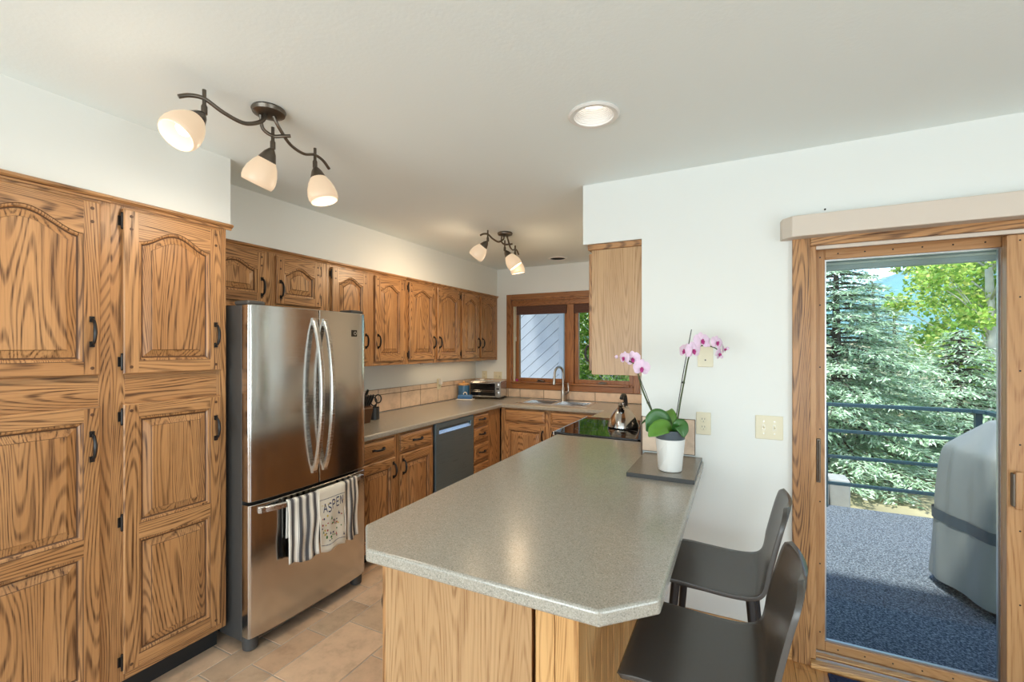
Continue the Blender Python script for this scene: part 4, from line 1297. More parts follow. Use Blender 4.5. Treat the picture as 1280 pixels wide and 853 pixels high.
for s_ in (-1, 1):
    m = MB(); pts = [Vector((0.018 * s_ + .022 * math.cos(a), .022 + .006 * s_ + .012 * math.cos(a), .155 + .034 * math.sin(a) + .012 * s_)) for a in [2 * PI * q / 20 for q in range(21)]]
    m.tube(pts, .0055, 8); m.tube([(0.012 * s_, .02, .122 + .012 * s_), (.002 * s_, .005, .07), (0, 0, .01)], [.006, .004, .003], 8)
    m.build('loop_handle', 'dark_plastic', r, smooth=True)

# ------------------------------------------------------------------ orchid
OX, OY, OZ = -.287, 2.205, ZT + .020
r = thing('potted_orchid', 'pink moth orchid with two flower stems in a white ridged pot on the slab', 'orchid', (OX, OY, OZ))
r.scale = (1.03, 1.03, 1.14)
m = MB(); m.lathe([(.046, 0), (.050, .003), (.0555, .06), (.0635, .128), (.0615, .130), (.058, .128)], seg=48, cap1=False)
for k in range(11):   # slanting leaf-vein ridges on the pot's left half
    pts = []
    for q in range(9):
        t = q / 8; z = .012 + k * .0065 + t * t * .055; a = math.radians(198 + 4 * k * .2 + t * 62)
        if z > .122: break
        rr = .050 + (.0635 - .050) * z / .128 + .0006
        pts.append((rr * math.cos(a), rr * math.sin(a), z))
    if len(pts) > 2: m.tube(pts, .0017, 6)
pot = m.build('pot', 'pot_white', r, smooth=True, autosmooth=45)
m = MB(); m.lathe([(.0565, .112), (.0600, .126), (.0655, .158), (.0665, .166), (.0635, .167), (.0610, .150), (.050, .149)], seg=40, cap1=False)
m.build('liner_pot', 'pot_grey', r, smooth=True, autosmooth=45)
MB().lathe([(.001, .1495), (.060, .149), (.061, .146)], seg=24, cap0=False, cap1=False).build('bark', 'soil', r)
RT = Vector((math.cos(YAW), math.sin(YAW), 0)); FWD = Vector((-math.sin(YAW), math.cos(YAW), 0)); UP = Vector((0, 0, 1))
def lf(rt, up, fw=0.0): return RT * rt + UP * up + FWD * fw
def leaf_blade(pts, widths, mat, roll=0.0, fold=.25, n=6):
    b0 = Vector((0, 0, .15)); pts = [b0 + (Vector(p) - b0) * .86 for p in pts]; P = spline(pts, n); N = len(P); m = MB(); vs = []; nw = 6
    for i, p in enumerate(P):
        t = i / (N - 1); widths = [q * 1.0 for q in widths]; k = t * (len(widths) - 1); a = int(min(k, len(widths) - 2)); wd = widths[a] + (widths[a + 1] - widths[a]) * (k - a)
        tg = (P[min(i + 1, N - 1)] - P[max(i - 1, 0)]).normalized()
        s_ = tg.cross(roll if isinstance(roll, Vector) else UP)
        s_ = s_.normalized() if s_.length > 1e-4 else RT
        nn = s_.cross(tg)
        for j in range(nw + 1):
            v = -1 + 2 * j / nw
            vs.append(p + s_ * wd * v + nn * (abs(v) ** 1.5) * wd * fold)
    fs = [(i * (nw + 1) + j, i * (nw + 1) + j + 1, (i + 1) * (nw + 1) + j + 1, (i + 1) * (nw + 1) + j) for i in range(N - 1) for j in range(nw)]
    m.add(vs, fs)
    o = m.build('leaf', mat, r, smooth=True)
    so = o.modifiers.new('thickness', 'SOLIDIFY'); so.thickness = .003; so.offset = 0
    return o
Wd_ = [.008, .030, .042, .044, .036, .004]
leaf_blade([lf(-.005, .152), lf(-.03, .20, -.01), lf(-.065, .225, -.02), lf(-.105, .215, -.03), lf(-.135, .165, -.04)], [.010, .028, .036, .037, .029, .004], 'leaf_dark', FWD * -1 + UP * .4)
leaf_blade([lf(.0, .150, -.02), lf(-.03, .185, -.045), lf(-.07, .185, -.06), lf(-.11, .17, -.075), lf(-.14, .15, -.085)], [.010, .026, .033, .032, .024, .003], 'leaf', UP * .75 - FWD)
leaf_blade([lf(.01, .152, -.01), lf(.025, .185, -.045), lf(.030, .195, -.065), lf(.036, .175, -.08), lf(.038, .145, -.085)], [.012, .024, .030, .029, .022, .004], 'leaf_dark', -FWD * 1.0 + UP * .3)
leaf_blade([lf(.0, .155, .02), lf(.0, .205, .03), lf(-.005, .232, .045), lf(-.01, .240, .07), lf(-.01, .238, .10)], [.014, .038, .040, .038, .036, .034], 'leaf', -FWD + UP * .6)
leaf_blade([lf(-.02, .152, .02), lf(-.05, .19, .05), lf(-.09, .20, .08), lf(-.12, .18, .10)], [.010, .028, .034, .026, .004], 'leaf_dark', UP)
def stem(pts, r0=.0042, r1=.0022):
    P = spline(pts, 8); n = len(P)
    m = MB(); m.tube(P, [r0 + (r1 - r0) * i / (n - 1) for i in range(n)], 8)
    m.build('flower_stem', 'stem', r, smooth=True)
    return P
S1 = stem([lf(-.025, .150, .01), lf(-.075, .235, .02), lf(-.115, .315, .02), lf(-.138, .375, .01), lf(-.150, .415, .0), lf(-.168, .435, -.01), lf(-.200, .448, -.015)])
m = MB(); m.tube([lf(-.035, .150, .03), lf(-.095, .30, .035), lf(-.138, .385, .015)], .0018, 6); m.build('support_stake', 'dark_plastic', r)
S2 = stem([lf(.030, .150, .015), lf(.050, .26, .02), lf(.072, .37, .02), lf(.088, .455, .015), lf(.108, .495, .01), lf(.148, .508, .0), (lf(.190, .502, -.005)), lf(.215, .488, -.01)])
m = MB(); m.tube([lf(.028, .150, .035), lf(.070, .385, .035), lf(.108, .575, .03)], .0022, 6); m.build('support_stake', 'dark_plastic', r)
m = MB()
for p in (lf(-.092, .272, .024), lf(.0695, .355, .026)): m.lathe([(.006, -.004), (.007, 0), (.006, .004)], p, (0.2, 0, 1), 10)
m.build('stem_clip', 'dark_plastic', r)

def petal(mm, c, d, n, L, wd, mi, cup=.15, tip=1.0):
    """one petal: from centre c along d, face normal n"""
    d = d.normalized(); s_ = n.cross(d).normalized()
    prof = [(0, .12), (.2, .62), (.45, 1.0), (.7, .95), (.9, .55), (1.0, .05)]
    vs = []
    for t, w_ in prof:
        for v in (-1, -.5, 0, .5, 1):
            vs.append(c + d * L * t + s_ * wd * w_ * v + n * (cup * L * (t ** 2) * .6 - abs(v) * wd * .25 + .004 * (1 - t)))
    fs = [(i * 5 + j, i * 5 + j + 1, i * 5 + 6 + j, i * 5 + 5 + j) for i in range(5) for j in range(4)]
    mm.add(vs, fs, mi)
def flower(c, nrm, size, spin=0.0):
    n = Vector(nrm).normalized(); u = n.cross(UP)
    u = u.normalized() if u.length > .05 else RT
    v = u.cross(n); v.normalize()
    if v.z < 0: v = -v; u = -u
    D = lambda a: u * math.cos(math.radians(a + spin)) + v * math.sin(math.radians(a + spin))
    m = MB()
    for a in (90, 215, 325): petal(m, c - n * .002, D(a), n, size * .92, size * .36, 0, .08)
    for a in (12, 168): petal(m, c, D(a), n, size, size * .58, 0, .12)
    o = m.build('flower', ['petal'], r, smooth=True)
    m = MB()
    petal(m, c + n * .004, D(270), (n + D(270) * .3).normalized(), size * .42, size * .20, 0, .9)
    petal(m, c + n * .004, D(300), (n).normalized(), size * .30, size * .16, 0, 1.3)
    petal(m, c + n * .004, D(240), (n).normalized(), size * .30, size * .16, 0, 1.3)
    m.lathe([(.001, .012), (.0045, .010), (.004, 0)], c + n * .002, n, 8)
    m.build('lip', 'lip', o, smooth=True)
    return o
def bud(c, d, s_):
    m = MB(); m.lathe([(s_ * .15, -s_ * .9), (s_ * .75, -s_ * .45), (s_, 0), (s_ * .8, s_ * .55), (s_ * .2, s_)], c, d, 12)
    m.build('bud', 'petal', r, smooth=True)
toC = -FWD
flower(lf(-.135, .418, -.02), toC + RT * -.1 + UP * -.1, 0.039, 5)
flower(lf(-.172, .455, -.012), toC + RT * -.35, 0.035, -8)
flower(lf(-.212, .458, -.02), toC * .6 + RT * -.8, 0.029, 0)
bud(lf(-.247, .462, -.02), RT * -1 + UP * .3, .008)
flower(lf(.068, .487, .0), toC * .5 + RT * -.8 + UP * .2, 0.035, 10)
flower(lf(.098, .489, -.012), toC + RT * .2, 0.039, -6)
flower(lf(.140, .528, -.006), toC + RT * .1 + UP * .25, .040, 0)
flower(lf(.205, .520, -.01), toC + RT * .3 + UP * .1, 0.032, 12)
flower(lf(.212, .475, -.015), toC * .8 + RT * .6 + UP * -.3, .026, 30)
flower(lf(.235, .492, -.01), toC * .3 + RT * 1, .024, 0)
for p, s_ in ((lf(.172, .510, -.003), .009), (lf(.128, .508, .004), .008), (lf(.252, .496, -.012), .008), (lf(.225, .462, -.014), .007)): bud(p, RT + UP * .2, s_)

# ------------------------------------------------------------------ counter stools
def stool(loc, rz, label):
    r = thing('counter_stool', label, 'stool', loc, rz, 'moulded counter stools')
    SH = .630
    prof = spline([(-.205, 0, -.022), (-.196, 0, -.004), (-.15, 0, .004), (-.06, 0, .000), (.04, 0, -.004), (.115, 0, .002), (.155, 0, .024), (.178, 0, .075), (.196, 0, .15), (.214, 0, .225), (.236, 0, .305)], 5)
    n = len(prof)
    # arc length, for rounding the front and the top corners
    S = [0.0]
    for a, b in zip(prof, prof[1:]): S.append(S[-1] + (b - a).length)
    tot = S[-1]; nw = 18; vs = []
    for i, p in enumerate(prof):
        s_ = S[i]
        hw = .198 - .018 * max(0, (s_ - .36) / (tot - .36))
        rc, rb = .045, .06
        if s_ < rc: hw -= rc - math.sqrt(max(0, rc * rc - (rc - s_) ** 2))
        if tot - s_ < rb: hw -= rb - math.sqrt(max(0, rb * rb - (rb - (tot - s_)) ** 2))
        for j in range(nw + 1):
            v = -1 + 2 * j / nw
            up = max(0, min(1, (s_ - .34) / .12))
            x = p.x - .020 * v * v * up
            z = p.z + .003 * abs(v) ** 3 * (1 - up) * min(1, s_ / .1)
            vs.append((x, v * hw, SH + z))
    fs = [(i * (nw + 1) + j, (i + 1) * (nw + 1) + j, (i + 1) * (nw + 1) + j + 1, i * (nw + 1) + j + 1) for i in range(n - 1) for j in range(nw)]
    m = MB(); m.add(vs, fs)
    o = m.build('seat_shell', 'stool', r, smooth=True)
    so = o.modifiers.new('thickness', 'SOLIDIFY'); so.thickness = .013; so.offset = -1
    b = o.modifiers.new('bevel', 'BEVEL'); b.width = .004; b.segments = 2; b.limit_method = 'ANGLE'; b.angle_limit = math.radians(50)
    tops = {(-1, -1): (-.135, -.150), (-1, 1): (-.135, .150), (1, -1): (.115, -.150), (1, 1): (.115, .150)}
    feet = {}
    for (sx, sy), (x, y) in tops.items():
        fx, fy = x + sx * .055, y + sy * .045
        feet[(sx, sy)] = (fx, fy)
        MB().tube([(x, y, SH - .016), (fx, fy, 0)], [.0165, .0125], 14).build('leg', 'stool_leg', r, smooth=True, autosmooth=50)
    m = MB()
    at = lambda k, z: (tops[k][0] + (feet[k][0] - tops[k][0]) * (SH - z) / SH, tops[k][1] + (feet[k][1] - tops[k][1]) * (SH - z) / SH, z)
    ring = [(-1, -1), (1, -1), (1, 1), (-1, 1)]
    for a, b_ in zip(ring, ring[1:] + ring[:1]):
        m.tube([at(a, .23), at(b_, .23)], .009, 10)
    m.build('footrest', 'stool_leg', r, smooth=True, autosmooth=50)
    m = MB(); m.box(-.15, .13, -.165, .165, SH - .030, SH - .0165); m.build('under_frame', 'stool_leg', r, .004)
    return r
stool((-.092, 1.393, 0), 0, 'dark taupe counter stool nearest the camera at the clipped corner of the peninsula')
stool((-.075, 1.955, 0), math.radians(-2), 'dark taupe counter stool nearer the white wall with the switches')

# ------------------------------------------------------------------ sliding deck door
dr_ = struct(bpy.data.objects.new('door_1', None), 'sliding glass deck door in a wood frame', 'door'); COL.objects.link(dr_)
m = MB(); m.box(.226, .298, YD - .020, YD, 0, 2.03); m.box(1.662, 1.734, YD - .020, YD, 0, 2.03); m.build('casing', 'oak', dr_, .004)
bx('casing', 'oak_h', (.298, 1.662, YD - .020, YD, 1.972, 2.03), dr_, .004)
m = MB(); m.box(.298, .322, YD - .004, YD + T, 0.03, 1.972); m.box(1.638, 1.662, YD - .004, YD + T, .03, 1.972); m.build('jamb', 'fir', dr_, .002)
m = MB(); m.box(.322, 1.638, YD + .05, YD + T, 1.968, 1.985); m.build('head_jamb', 'fir_h', dr_, .002)
bx('head_track_cover', 'valance', (.322, 1.638, YD - .004, YD + .012, 1.955, 1.972), dr_, .002)
m = MB(); m.box(.298, 1.662, YD - .035, YD + .03, 0.0, .022); m.box(.322, 1.638, YD + .03, YD + T, .0, .030); m.build('threshold', 'oak_gold_h', dr_, .003)
m = MB(); m.box(.322, 1.638, YD + .004, YD + .012, .022, .030); m.box(.322, 1.638, YD + .060, YD + .066, .03, .038); m.build('track', 'metal_track', dr_)
def sash(x0, x1, y0, y1, stl, str_, z0, z1, rb, rt):
    m = MB(); m.box(x0, x0 + stl, y0, y1, z0, z1); m.box(x1 - str_, x1, y0, y1, z0, z1); s_ = m.build('sliding_sash', 'fir', dr_, .003)
    m = MB(); m.box(x0 + stl, x1 - str_, y0, y1, z0, z0 + rb); m.box(x0 + stl, x1 - str_, y0, y1, z1 - rt, z1); m.build('sash_rail', 'fir_h', s_, .003)
    ym = (y0 + y1) / 2
    bx('glass', 'pane', (x0 + stl, x1 - str_, ym - .003, ym + .003, z0 + rb, z1 - rt), s_)
    m = MB(); e = .007
    a, b, c, d = x0 + stl, x1 - str_, z0 + rb, z1 - rt
    m.box(a, a + e, ym - .008, ym + .008, c, d); m.box(b - e, b, ym - .008, ym + .008, c, d); m.box(a + e, b - e, ym - .008, ym + .008, c, c + e); m.box(a + e, b - e, ym - .008, ym + .008, d - e, d)
    m.build('glazing_bead', 'metal_track', s_)
    m = MB()
    for z in (.12, .45, .75, 1.1, 1.4, 1.7, 1.93): m.lathe([(.0035, 0), (.0035, .0008)], (x0 + stl * .55, y0, z), (0, -1, 0), 8)
    for k in range(6): 
        xx = a + (b - a) * (k + .5) / 6
        for z in (z0 + rb * .5, z1 - rt * .5): m.lathe([(.0035, 0), (.0035, .0008)], (xx, y0, z), (0, -1, 0), 8)
    m.build('screw', 'black', s_)
    return s_
A_ = sash(.324, 1.032, YD + .078, YD + .118, .044, .047, .030, 1.968, .046, .050)
B_ = sash(.977, 1.638, YD + .018, YD + .058, .070, .050, .030, 1.955, .055, .055)
m = MB(); m.box(.333, .351, YD + .072, YD + .0785, .842, 1.055); m.box(.339, .346, YD + .060, YD + .073, .85, 1.045); m.build('pull_handle', 'bronze', A_, .003)
m = MB(); m.box(.992, 1.016, YD - .012, YD + .004, .842, .995); m.box(.998, 1.010, YD + .004, YD + .019, .86, .975); hdl = m.build('pull_handle', 'fir', B_, .005)
m = MB(); m.box(.986, .994, YD - .008, YD + .018, .852, .985); m.build('latch_plate', 'bronze', hdl, .002)
# valance of the removed vertical blind
m = MB(); m.prism([(.176, YD - .001), (.182, YD - .045), (.218, YD - .090), (1.76, YD - .090), (1.80, YD - .045), (1.806, YD - .001)], 2.008, 2.105)
o = m.build('valance', 'valance', None, .004)
tag(o, 'beige fabric-faced valance board above the sliding deck door', 'valance')
m = MB(); m.lathe([(.004, 0), (.004, .004), (.002, .006)], (.357, YD - .0005, 2.140), (0, -1, 0), 10)
tag(m.build('nail', 'black'), 'small dark nail in the white wall just above the valance', 'nail')
m = MB(); m.box(.36, 1.25, 2.02, 2.488, .0005, .010, 0)
for k in range(16):
    m.box(.385 + k * .053, .41 + k * .053, 2.045, 2.463, .010, .013, 0)
tag(m.build('door_mat', 'mat_blue', None, .003), 'navy ribbed door mat on the oak floor before the deck door', 'mat')

# ------------------------------------------------------------------ outdoors: deck, railing, grill, eave
struct(bx('floor_deck', 'deck', (-.30, 1.92, YD + T, 5.36, -.14, -.05)), 'blue-grey carpeted deck outside the sliding door', 'deck')
r = thing('deck_railing', 'dark metal deck railing of four horizontal bars beyond the grill', 'railing', (0, 0, -.05))
for (x, y) in ((.745, 5.30), (-.27, 5.30), (1.845, 5.30), (1.88, 2.75), (1.88, 4.0)):
    bx('post', 'rail', (x - .022, x + .022, y - .022, y + .022, 0, 1.0), r, .002)
for k, z in enumerate((.995, .742, .493, .233)):
    h, d = (.016, .03) if k == 0 else (.015, .014)
    m = MB(); m.box(-.29, 1.80, 5.30 - d, 5.30 + d, z - h, z + h)
    m.add([(1.80, 5.30 - d, z - h), (1.88 - d, 5.20, z - h), (1.88 + d, 5.21, z - h), (1.81, 5.30 + d, z - h), (1.80, 5.30 - d, z + h), (1.88 - d, 5.20, z + h), (1.88 + d, 5.21, z + h), (1.81, 5.30 + d, z + h)],
          [(0, 3, 2, 1), (4, 5, 6, 7), (0, 1, 5, 4), (1, 2, 6, 5), (2, 3, 7, 6), (3, 0, 4, 7)])
    m.box(1.88 - d, 1.88 + d, 2.72, 5.20, z - h, z + h)
    m.build('rail', 'rail', r, .003)

r = thing('covered_grill', 'barbecue grill under a grey-green weather cover on the deck', 'grill', (1.535, 3.80, -.05), math.radians(16))
m = MB(); nr = 96; lv = []
def rr_pt(a, hx, hy, e=9):
    c, s_ = math.cos(a), math.sin(a)
    k = (abs(c / hx) ** e + abs(s_ / hy) ** e) ** (-1 / e)
    return c * k, s_ * k
levels = [(.06, .372, .290), (.10, .372, .290), (.25, .362, .280), (.42, .350, .270), (.60, .342, .262), (.78, .330, .250), (.88, .318, .238), (.915, .306, .226), (.95, .278, .195), (1.02, .225, .130), (1.085, .175, .065), (1.10, .16, .045), (1.105, .10, .02)]
rnd = random.Random(11)
for li, (z, hx, hy) in enumerate(levels):
    for k in range(nr):
        a = 2 * PI * k / nr
        x, y = rr_pt(a, hx, hy)
        amp = .018 * (1 - min(1, max(0, (z - .9) / .2)))
        nn = mnoise.noise(Vector((math.cos(a) * 3.2, math.sin(a) * 3.2, z * 1.3)))
        f = 1 + amp * 2.6 * nn + .017 * math.sin(a * 9 + z * 5 + 3 * nn) * (1.12 - z) + .03 * amp / .018 * max(0, mnoise.noise(Vector((a * 6, z * 2.5, 2))))
        lv.append((x * f, y * f, z + .015 * mnoise.noise(Vector((a * 2, z * 3, 5)))))
fs = [(i * nr + k, i * nr + (k + 1) % nr, (i + 1) * nr + (k + 1) % nr, (i + 1) * nr + k) for i in range(len(levels) - 1) for k in range(nr)]
fs.append(tuple((len(levels) - 1) * nr + k for k in range(nr)))
m.add(lv, fs); cov = m.build('cover', 'cover', r, smooth=True)
sb = cov.modifiers.new('soft', 'SUBSURF'); sb.levels = 1; sb.render_levels = 2
m = MB(); band = []
for z in (.43, .50):
    for k in range(nr):
        a = 2 * PI * k / nr; x, y = rr_pt(a, .350, .270)
        nn = mnoise.noise(Vector((math.cos(a) * 3.2, math.sin(a) * 3.2, z * 1.3)))
        f = 1 + .018 * 2.6 * nn + .017 * math.sin(a * 9 + z * 5 + 3 * nn) * (1.12 - z) + .03 * max(0, mnoise.noise(Vector((a * 6, z * 2.5, 2))))
        band.append((x * f * 1.012, y * f * 1.012, z))
m.add(band, [(k, (k + 1) % nr, nr + (k + 1) % nr, nr + k) for k in range(nr)]); m.build('strap_band', 'cover_band', cov, smooth=True)
for (x, y) in ((-.27, -.19), (-.27, .19), (.27, -.19), (.27, .19)):
    m = MB(); m.lathe([(.012, -.018), (.05, -.018), (.055, -.010), (.055, .010), (.05, .018), (.012, .018)], (x, y, .055), (0, 1, 0), 24); m.build('wheel', 'dark_plastic', r, smooth=True, autosmooth=40)
bx('cart', 'dark_plastic', (-.27, .27, -.20, .20, .08, .20), r, .01)

eave = struct(bx('trim_9', 'fascia', (-.45, XE + .5, 2.90, 2.94, 1.905, 2.24), None, .003), 'grey-green eave board above the deck door outside', 'eave')
struct(bx('trim_10', 'fascia_light', (-.45, XE + .5, 2.885, 2.90, 1.930, 1.942), None, .002), 'pale drip edge along the eave board', 'eave')
struct(bx('trim_11', 'roofing', (-.45, XE + .5, YD + T, 2.90, 2.22, 2.26), None), 'soffit boards of the eave over the deck door', 'eave')

# ground, slope, neighbouring house
def ground_mesh():
    m = MB(); nx, ny = 60, 60
    for j in range(ny + 1):
        for i in range(nx + 1):
            x = -40 + 100 * i / nx; y = YB + .2 + 60 * (j / ny) ** 1.5
            z = -.42 + .045 * max(0, y - 6) + .05 * mnoise.noise(Vector((x * .4, y * .4, 0)))
            if x > -.33 and y < 5.3: z = -.5
            m.v.append((x, y, z))
    for j in range(ny):
        for i in range(nx):
            a = j * (nx + 1) + i
            m.f.append((a, a + 1, a + nx + 2, a + nx + 1)); m.mi.append(0)
    return m
struct(ground_mesh().build('floor_ground', 'ground', None, smooth=True), 'dry grassy ground behind the deck', 'ground')
struct(bx('floor_foundation', 'ground', (-.33, XE + 9, YD + T, 5.36, -.9, -.5)), 'bare ground under the deck', 'ground')
m = MB()
for j in range(21):
    for i in range(41):
        x = -300 + 700 * i / 40; y = 190 + 160 * j / 20
        z = 30 + 16 + 26 * math.tanh((x * 250 / y - 62) / 60) + 5 * mnoise.noise(Vector((x * .02, y * .02, 1)))
        z = z * y / 250 * math.sin(PI * min(.5, .06 + j / 20))
        m.v.append((x, y, z - 16 if j else -5))
for j in range(20):
    for i in range(40):
        a = j * 41 + i; m.f.append((a, a + 1, a + 42, a + 41)); m.mi.append(0)
struct(m.build('trim_12', 'mountain', None, smooth=True), 'far blue-green forested mountain slope', 'mountain')

hs = thing('neighbour_house', 'pale diagonal-boarded house wall seen through the left kitchen window pane', 'building', (-5.2, 9.6, -.4), math.radians(-3))
m = MB(); m.box(-3.2, 1.62, 0, .25, 0, 5.2, 0)
m.build('wall', 'siding', hs)
# each diagonal board is pattern of one cladding mesh, clipped to the wall's rectangle
def clip_poly(poly, x0, x1, z0, z1):
    def cut(P, f, inter):
        out = []
        for i in range(len(P)):
            a, b = P[i], P[(i + 1) % len(P)]
            fa, fb = f(a), f(b)
            if fa >= 0: out.append(a)
            if (fa >= 0) != (fb >= 0):
                t = fa / (fa - fb); out.append((a[0] + (b[0] - a[0]) * t, a[1] + (b[1] - a[1]) * t))
        return out
    for f in (lambda p: p[0] - x0, lambda p: x1 - p[0], lambda p: p[1] - z0, lambda p: z1 - p[1]):
        if not poly: return []
        poly = cut(poly, f, None)
    return poly
m = MB()
for k in range(-30, 40):
    b0 = k * .26; b1 = b0 + .247; sl = .82
    P = clip_poly([(-3.2, b0 - 3.2 * sl), (1.62, b0 + 1.62 * sl), (1.62, b1 + 1.62 * sl), (-3.2, b1 - 3.2 * sl)], -3.2, 1.62, 0, 5.2)
    if len(P) >= 3:
        n = len(P)
        m.add([(x, -.022, z) for x, z in P] + [(x, 0, z) for x, z in P], [tuple(range(n)), tuple(range(2 * n - 1, n - 1, -1))] + [(i, i + n, (i + 1) % n + n, (i + 1) % n) for i in range(n)])
m.build('diagonal_boards', 'siding', hs)
bx('corner_board', 'siding', (1.60, 1.72, -.05, .27, 0, 5.2), hs, .01)
m = MB(); m.box(-.04, .06, -.10, -.02, 0, 1.85); m.box(-.30, .26, -.12, -.02, 1.85, 1.95); m.build('deck_post', 'siding', hs, .01)
bx('roof_edge', 'roofing', (-3.6, 2.1, -.6, .6, 5.2, 5.35), hs)

# landscape blocks beyond the railing
for i, (x, y, sx, lab) in enumerate(((.62, 6.10, .55, 'grey landscape block by the railing post beyond the deck'), (1.02, 6.25, .2, 'small grey landscape block beyond the railing, right of the larger one'))):
    o = bx('landscape_block', 'stone', (x - sx / 2, x + sx / 2, y, y + .3, -.40, .06 - .07 * i), None, .02)
    tag(o, lab, 'stone', 'landscape blocks')

# ------------------------------------------------------------------ trees
def trunk(parent, h, r0, mat, r1=.03, lean=0.0, name='trunk'):
    P = [(lean * t * t * h * .1 + .03 * math.sin(t * 7), .03 * math.cos(t * 5), h * t) for t in [k / 12 for k in range(13)]]
    return MB().tube(P, [r0 + (r1 - r0) * k / 12 for k in range(13)], 12).build(name, mat, parent, smooth=True)
def spruce(x, y, z, h, R, label, seed, nb=150, dens=1.0, low=.04):
    rnd = random.Random(seed)
    r = thing('spruce_tree', label, 'tree', (x, y, z), rnd.random() * 6, 'trees beyond the deck')
    trunk(r, h, .05 + h * .016, 'bark', .015)
    m = MB(); br = MB()
    for b in range(nb):
        t = low + (1 - low) * (b + rnd.random()) / nb
        a = b * 2.39996 + rnd.uniform(-.3, .3)
        L = R * (1 - t) ** .8 * rnd.uniform(.8, 1.12) + .10
        z0 = h * t; d = Vector((math.cos(a), math.sin(a), 0)); s_ = Vector((-d.y, d.x, 0))
        pts = [d * L * q + UP * (z0 + L * (.10 * q - .38 * q * q + .16 * q ** 4)) for q in (0, .25, .5, .75, 1)]
        br.tube(pts, [.022 * (.4 + L / R * .6), .017, .012, .008, .004], 5)
        nsp = int(max(6, L * 20) * dens)
        for q in range(nsp):
            f = (q + rnd.random()) / nsp
            f = .12 + .88 * f
            c = d * L * f + UP * (z0 + L * (.10 * f - .38 * f * f + .16 * f ** 4))
            for sd_ in (-1, 1):
                ln = L * .34 * (1.12 - f) ** .7 * rnd.uniform(.6, 1.15) + .06
                dir_ = (d * rnd.uniform(.5, .9) + s_ * sd_ * rnd.uniform(.5, 1.0) + UP * rnd.uniform(-.30, .05)).normalized()
                k = 0.0
                while k < ln:
                    p = c + dir_ * k + Vector((rnd.uniform(-.02, .02), rnd.uniform(-.02, .02), rnd.uniform(-.025, .025)))
                    nl = rnd.uniform(.05, .095); wd = rnd.uniform(.0055, .0105)
                    dd = (dir_ + Vector((rnd.uniform(-.7, .7), rnd.uniform(-.7, .7), rnd.uniform(-.5, .3)))).normalized()
                    ss = dd.cross(Vector((rnd.uniform(-.4, .4), rnd.uniform(-.4, .4), 1))).normalized() * wd
                    m.add([p - ss, p + dd * nl * .5 - ss * 1.3, p + dd * nl, p + dd * nl * .5 + ss * 1.3, p + ss], [(0, 1, 2, 3, 4)])
                    k += .034
    m.build('needle_foliage', 'needles', r)
    br.build('branches', 'bark', r, smooth=True)
    return r
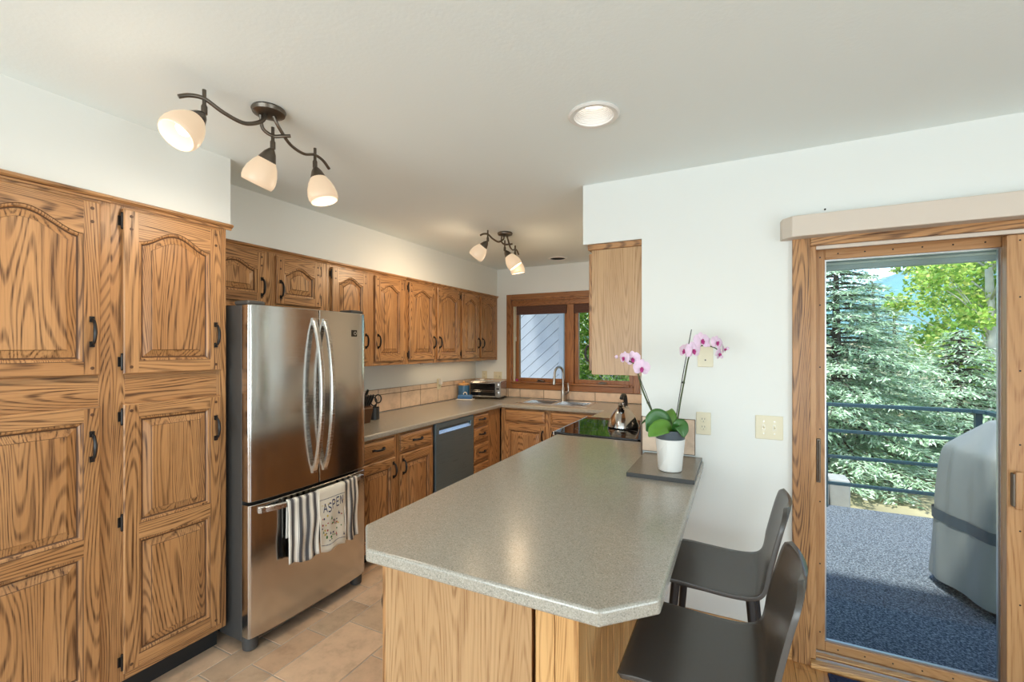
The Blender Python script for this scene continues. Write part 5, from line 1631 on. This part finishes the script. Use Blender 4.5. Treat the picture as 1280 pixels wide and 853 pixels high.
def leafy(x, y, z, h, R, label, seed, n=9000, base=.28, ls=.05, mat='aspen', tr='bark_pale', blobs=34, name='aspen_tree', cz=None):
    rnd = random.Random(seed)
    r = thing(name, label, 'tree', (x, y, z), 0, 'trees beyond the deck')
    trunk(r, h * .92, .03 + h * .011, tr, .012)
    br = MB(); m = MB(); B = []
    for i in range(blobs):
        t = base + (1 - base) * rnd.random() ** .9
        a = rnd.random() * 2 * PI
        prof = math.sin(PI * min(1, max(.05, (t - base) / (1 - base) * .86 + .14))) ** .7
        rr = R * prof * math.sqrt(rnd.random())
        c = Vector((math.cos(a) * rr, math.sin(a) * rr, h * t))
        B.append((c, rnd.uniform(.22, .42) * R * .75))
        st = Vector((0, 0, max(.1, c.z - rr * .8 - .1)))
        br.tube([st, (st + c) / 2 + UP * .06, c], [.020, .012, .004], 5)
    for i in range(n):
        c, rb = B[rnd.randrange(blobs)]
        v = Vector((rnd.gauss(0, 1), rnd.gauss(0, 1), rnd.gauss(0, .8)))
        v = v.normalized() * rb * rnd.random() ** .45
        p = c + v
        u = Vector((rnd.gauss(0, 1), rnd.gauss(0, 1), rnd.gauss(0, .7))).normalized()
        w_ = u.cross(Vector((rnd.gauss(0, 1), rnd.gauss(0, 1), rnd.gauss(0, 1)))).normalized()
        l = ls * rnd.uniform(.6, 1.25)
        m.add([p - u * l * .55, p + w_ * l * .42 - u * l * .1, p + u * l * .6, p - w_ * l * .42 - u * l * .1], [(0, 1, 2, 3)])
    m.build('leaves', mat, r)
    br.build('branches', tr, r, smooth=True)
    return r
spruce(1.30, 8.3, -.45, 3.75, 1.75, 'blue-green spruce whose low boughs fill the left of the deck door view', 1, 150, 1.25)
spruce(3.05, 9.4, -.4, 2.15, 1.6, 'silvery spruce standing low in front of the aspens, right in the deck door view', 2, 95, .9)
spruce(3.05, 14.5, -.2, 3.4, 1.5, 'smaller spruce glimpsed between the blue-green spruce and the aspens', 3, 80, .6)
leafy(4.05, 11.2, -.4, 6.8, 1.40, 'yellow-green aspen with a pale trunk, right of centre in the deck door view', 4, 32000, .18, .07, blobs=80)
leafy(5.3, 13.2, -.3, 7.2, 1.7, 'bright green aspen at the right edge of the deck door view', 5, 26000, .12, .08, blobs=80)
leafy(6.6, 17.5, 0.0, 5.6, 1.6, 'aspen standing behind the other aspens, farthest back', 6, 13000, .10, .10, blobs=50)
leafy(-2.85, 11.0, -.4, 4.6, 1.15, 'green leafy tree seen through the right kitchen window pane', 7, 30000, .03, .07, blobs=90)
leafy(-3.6, 12.9, -.3, 5.2, 1.5, 'green leafy tree behind the one outside the kitchen window', 8, 20000, .05, .09, blobs=70)
leafy(-3.17, 8.95, -.4, 5.2, 1.15, 'slim tree with a high crown shading the pale boarded house wall', 12, 14000, .60, .06)
spruce(4.3, 18.0, .1, 3.0, 1.4, 'small distant spruce below the strip of sky in the deck door view', 13, 60, .6)
spruce(.1, 14.5, -.3, 6.5, 1.7, 'tall spruce between kitchen window and deck door views', 9, 80, .5)
leafy(8.0, 14.0, -.2, 6.0, 1.8, 'aspen far to the right beyond the deck railing', 10, 6000, .15, .10)
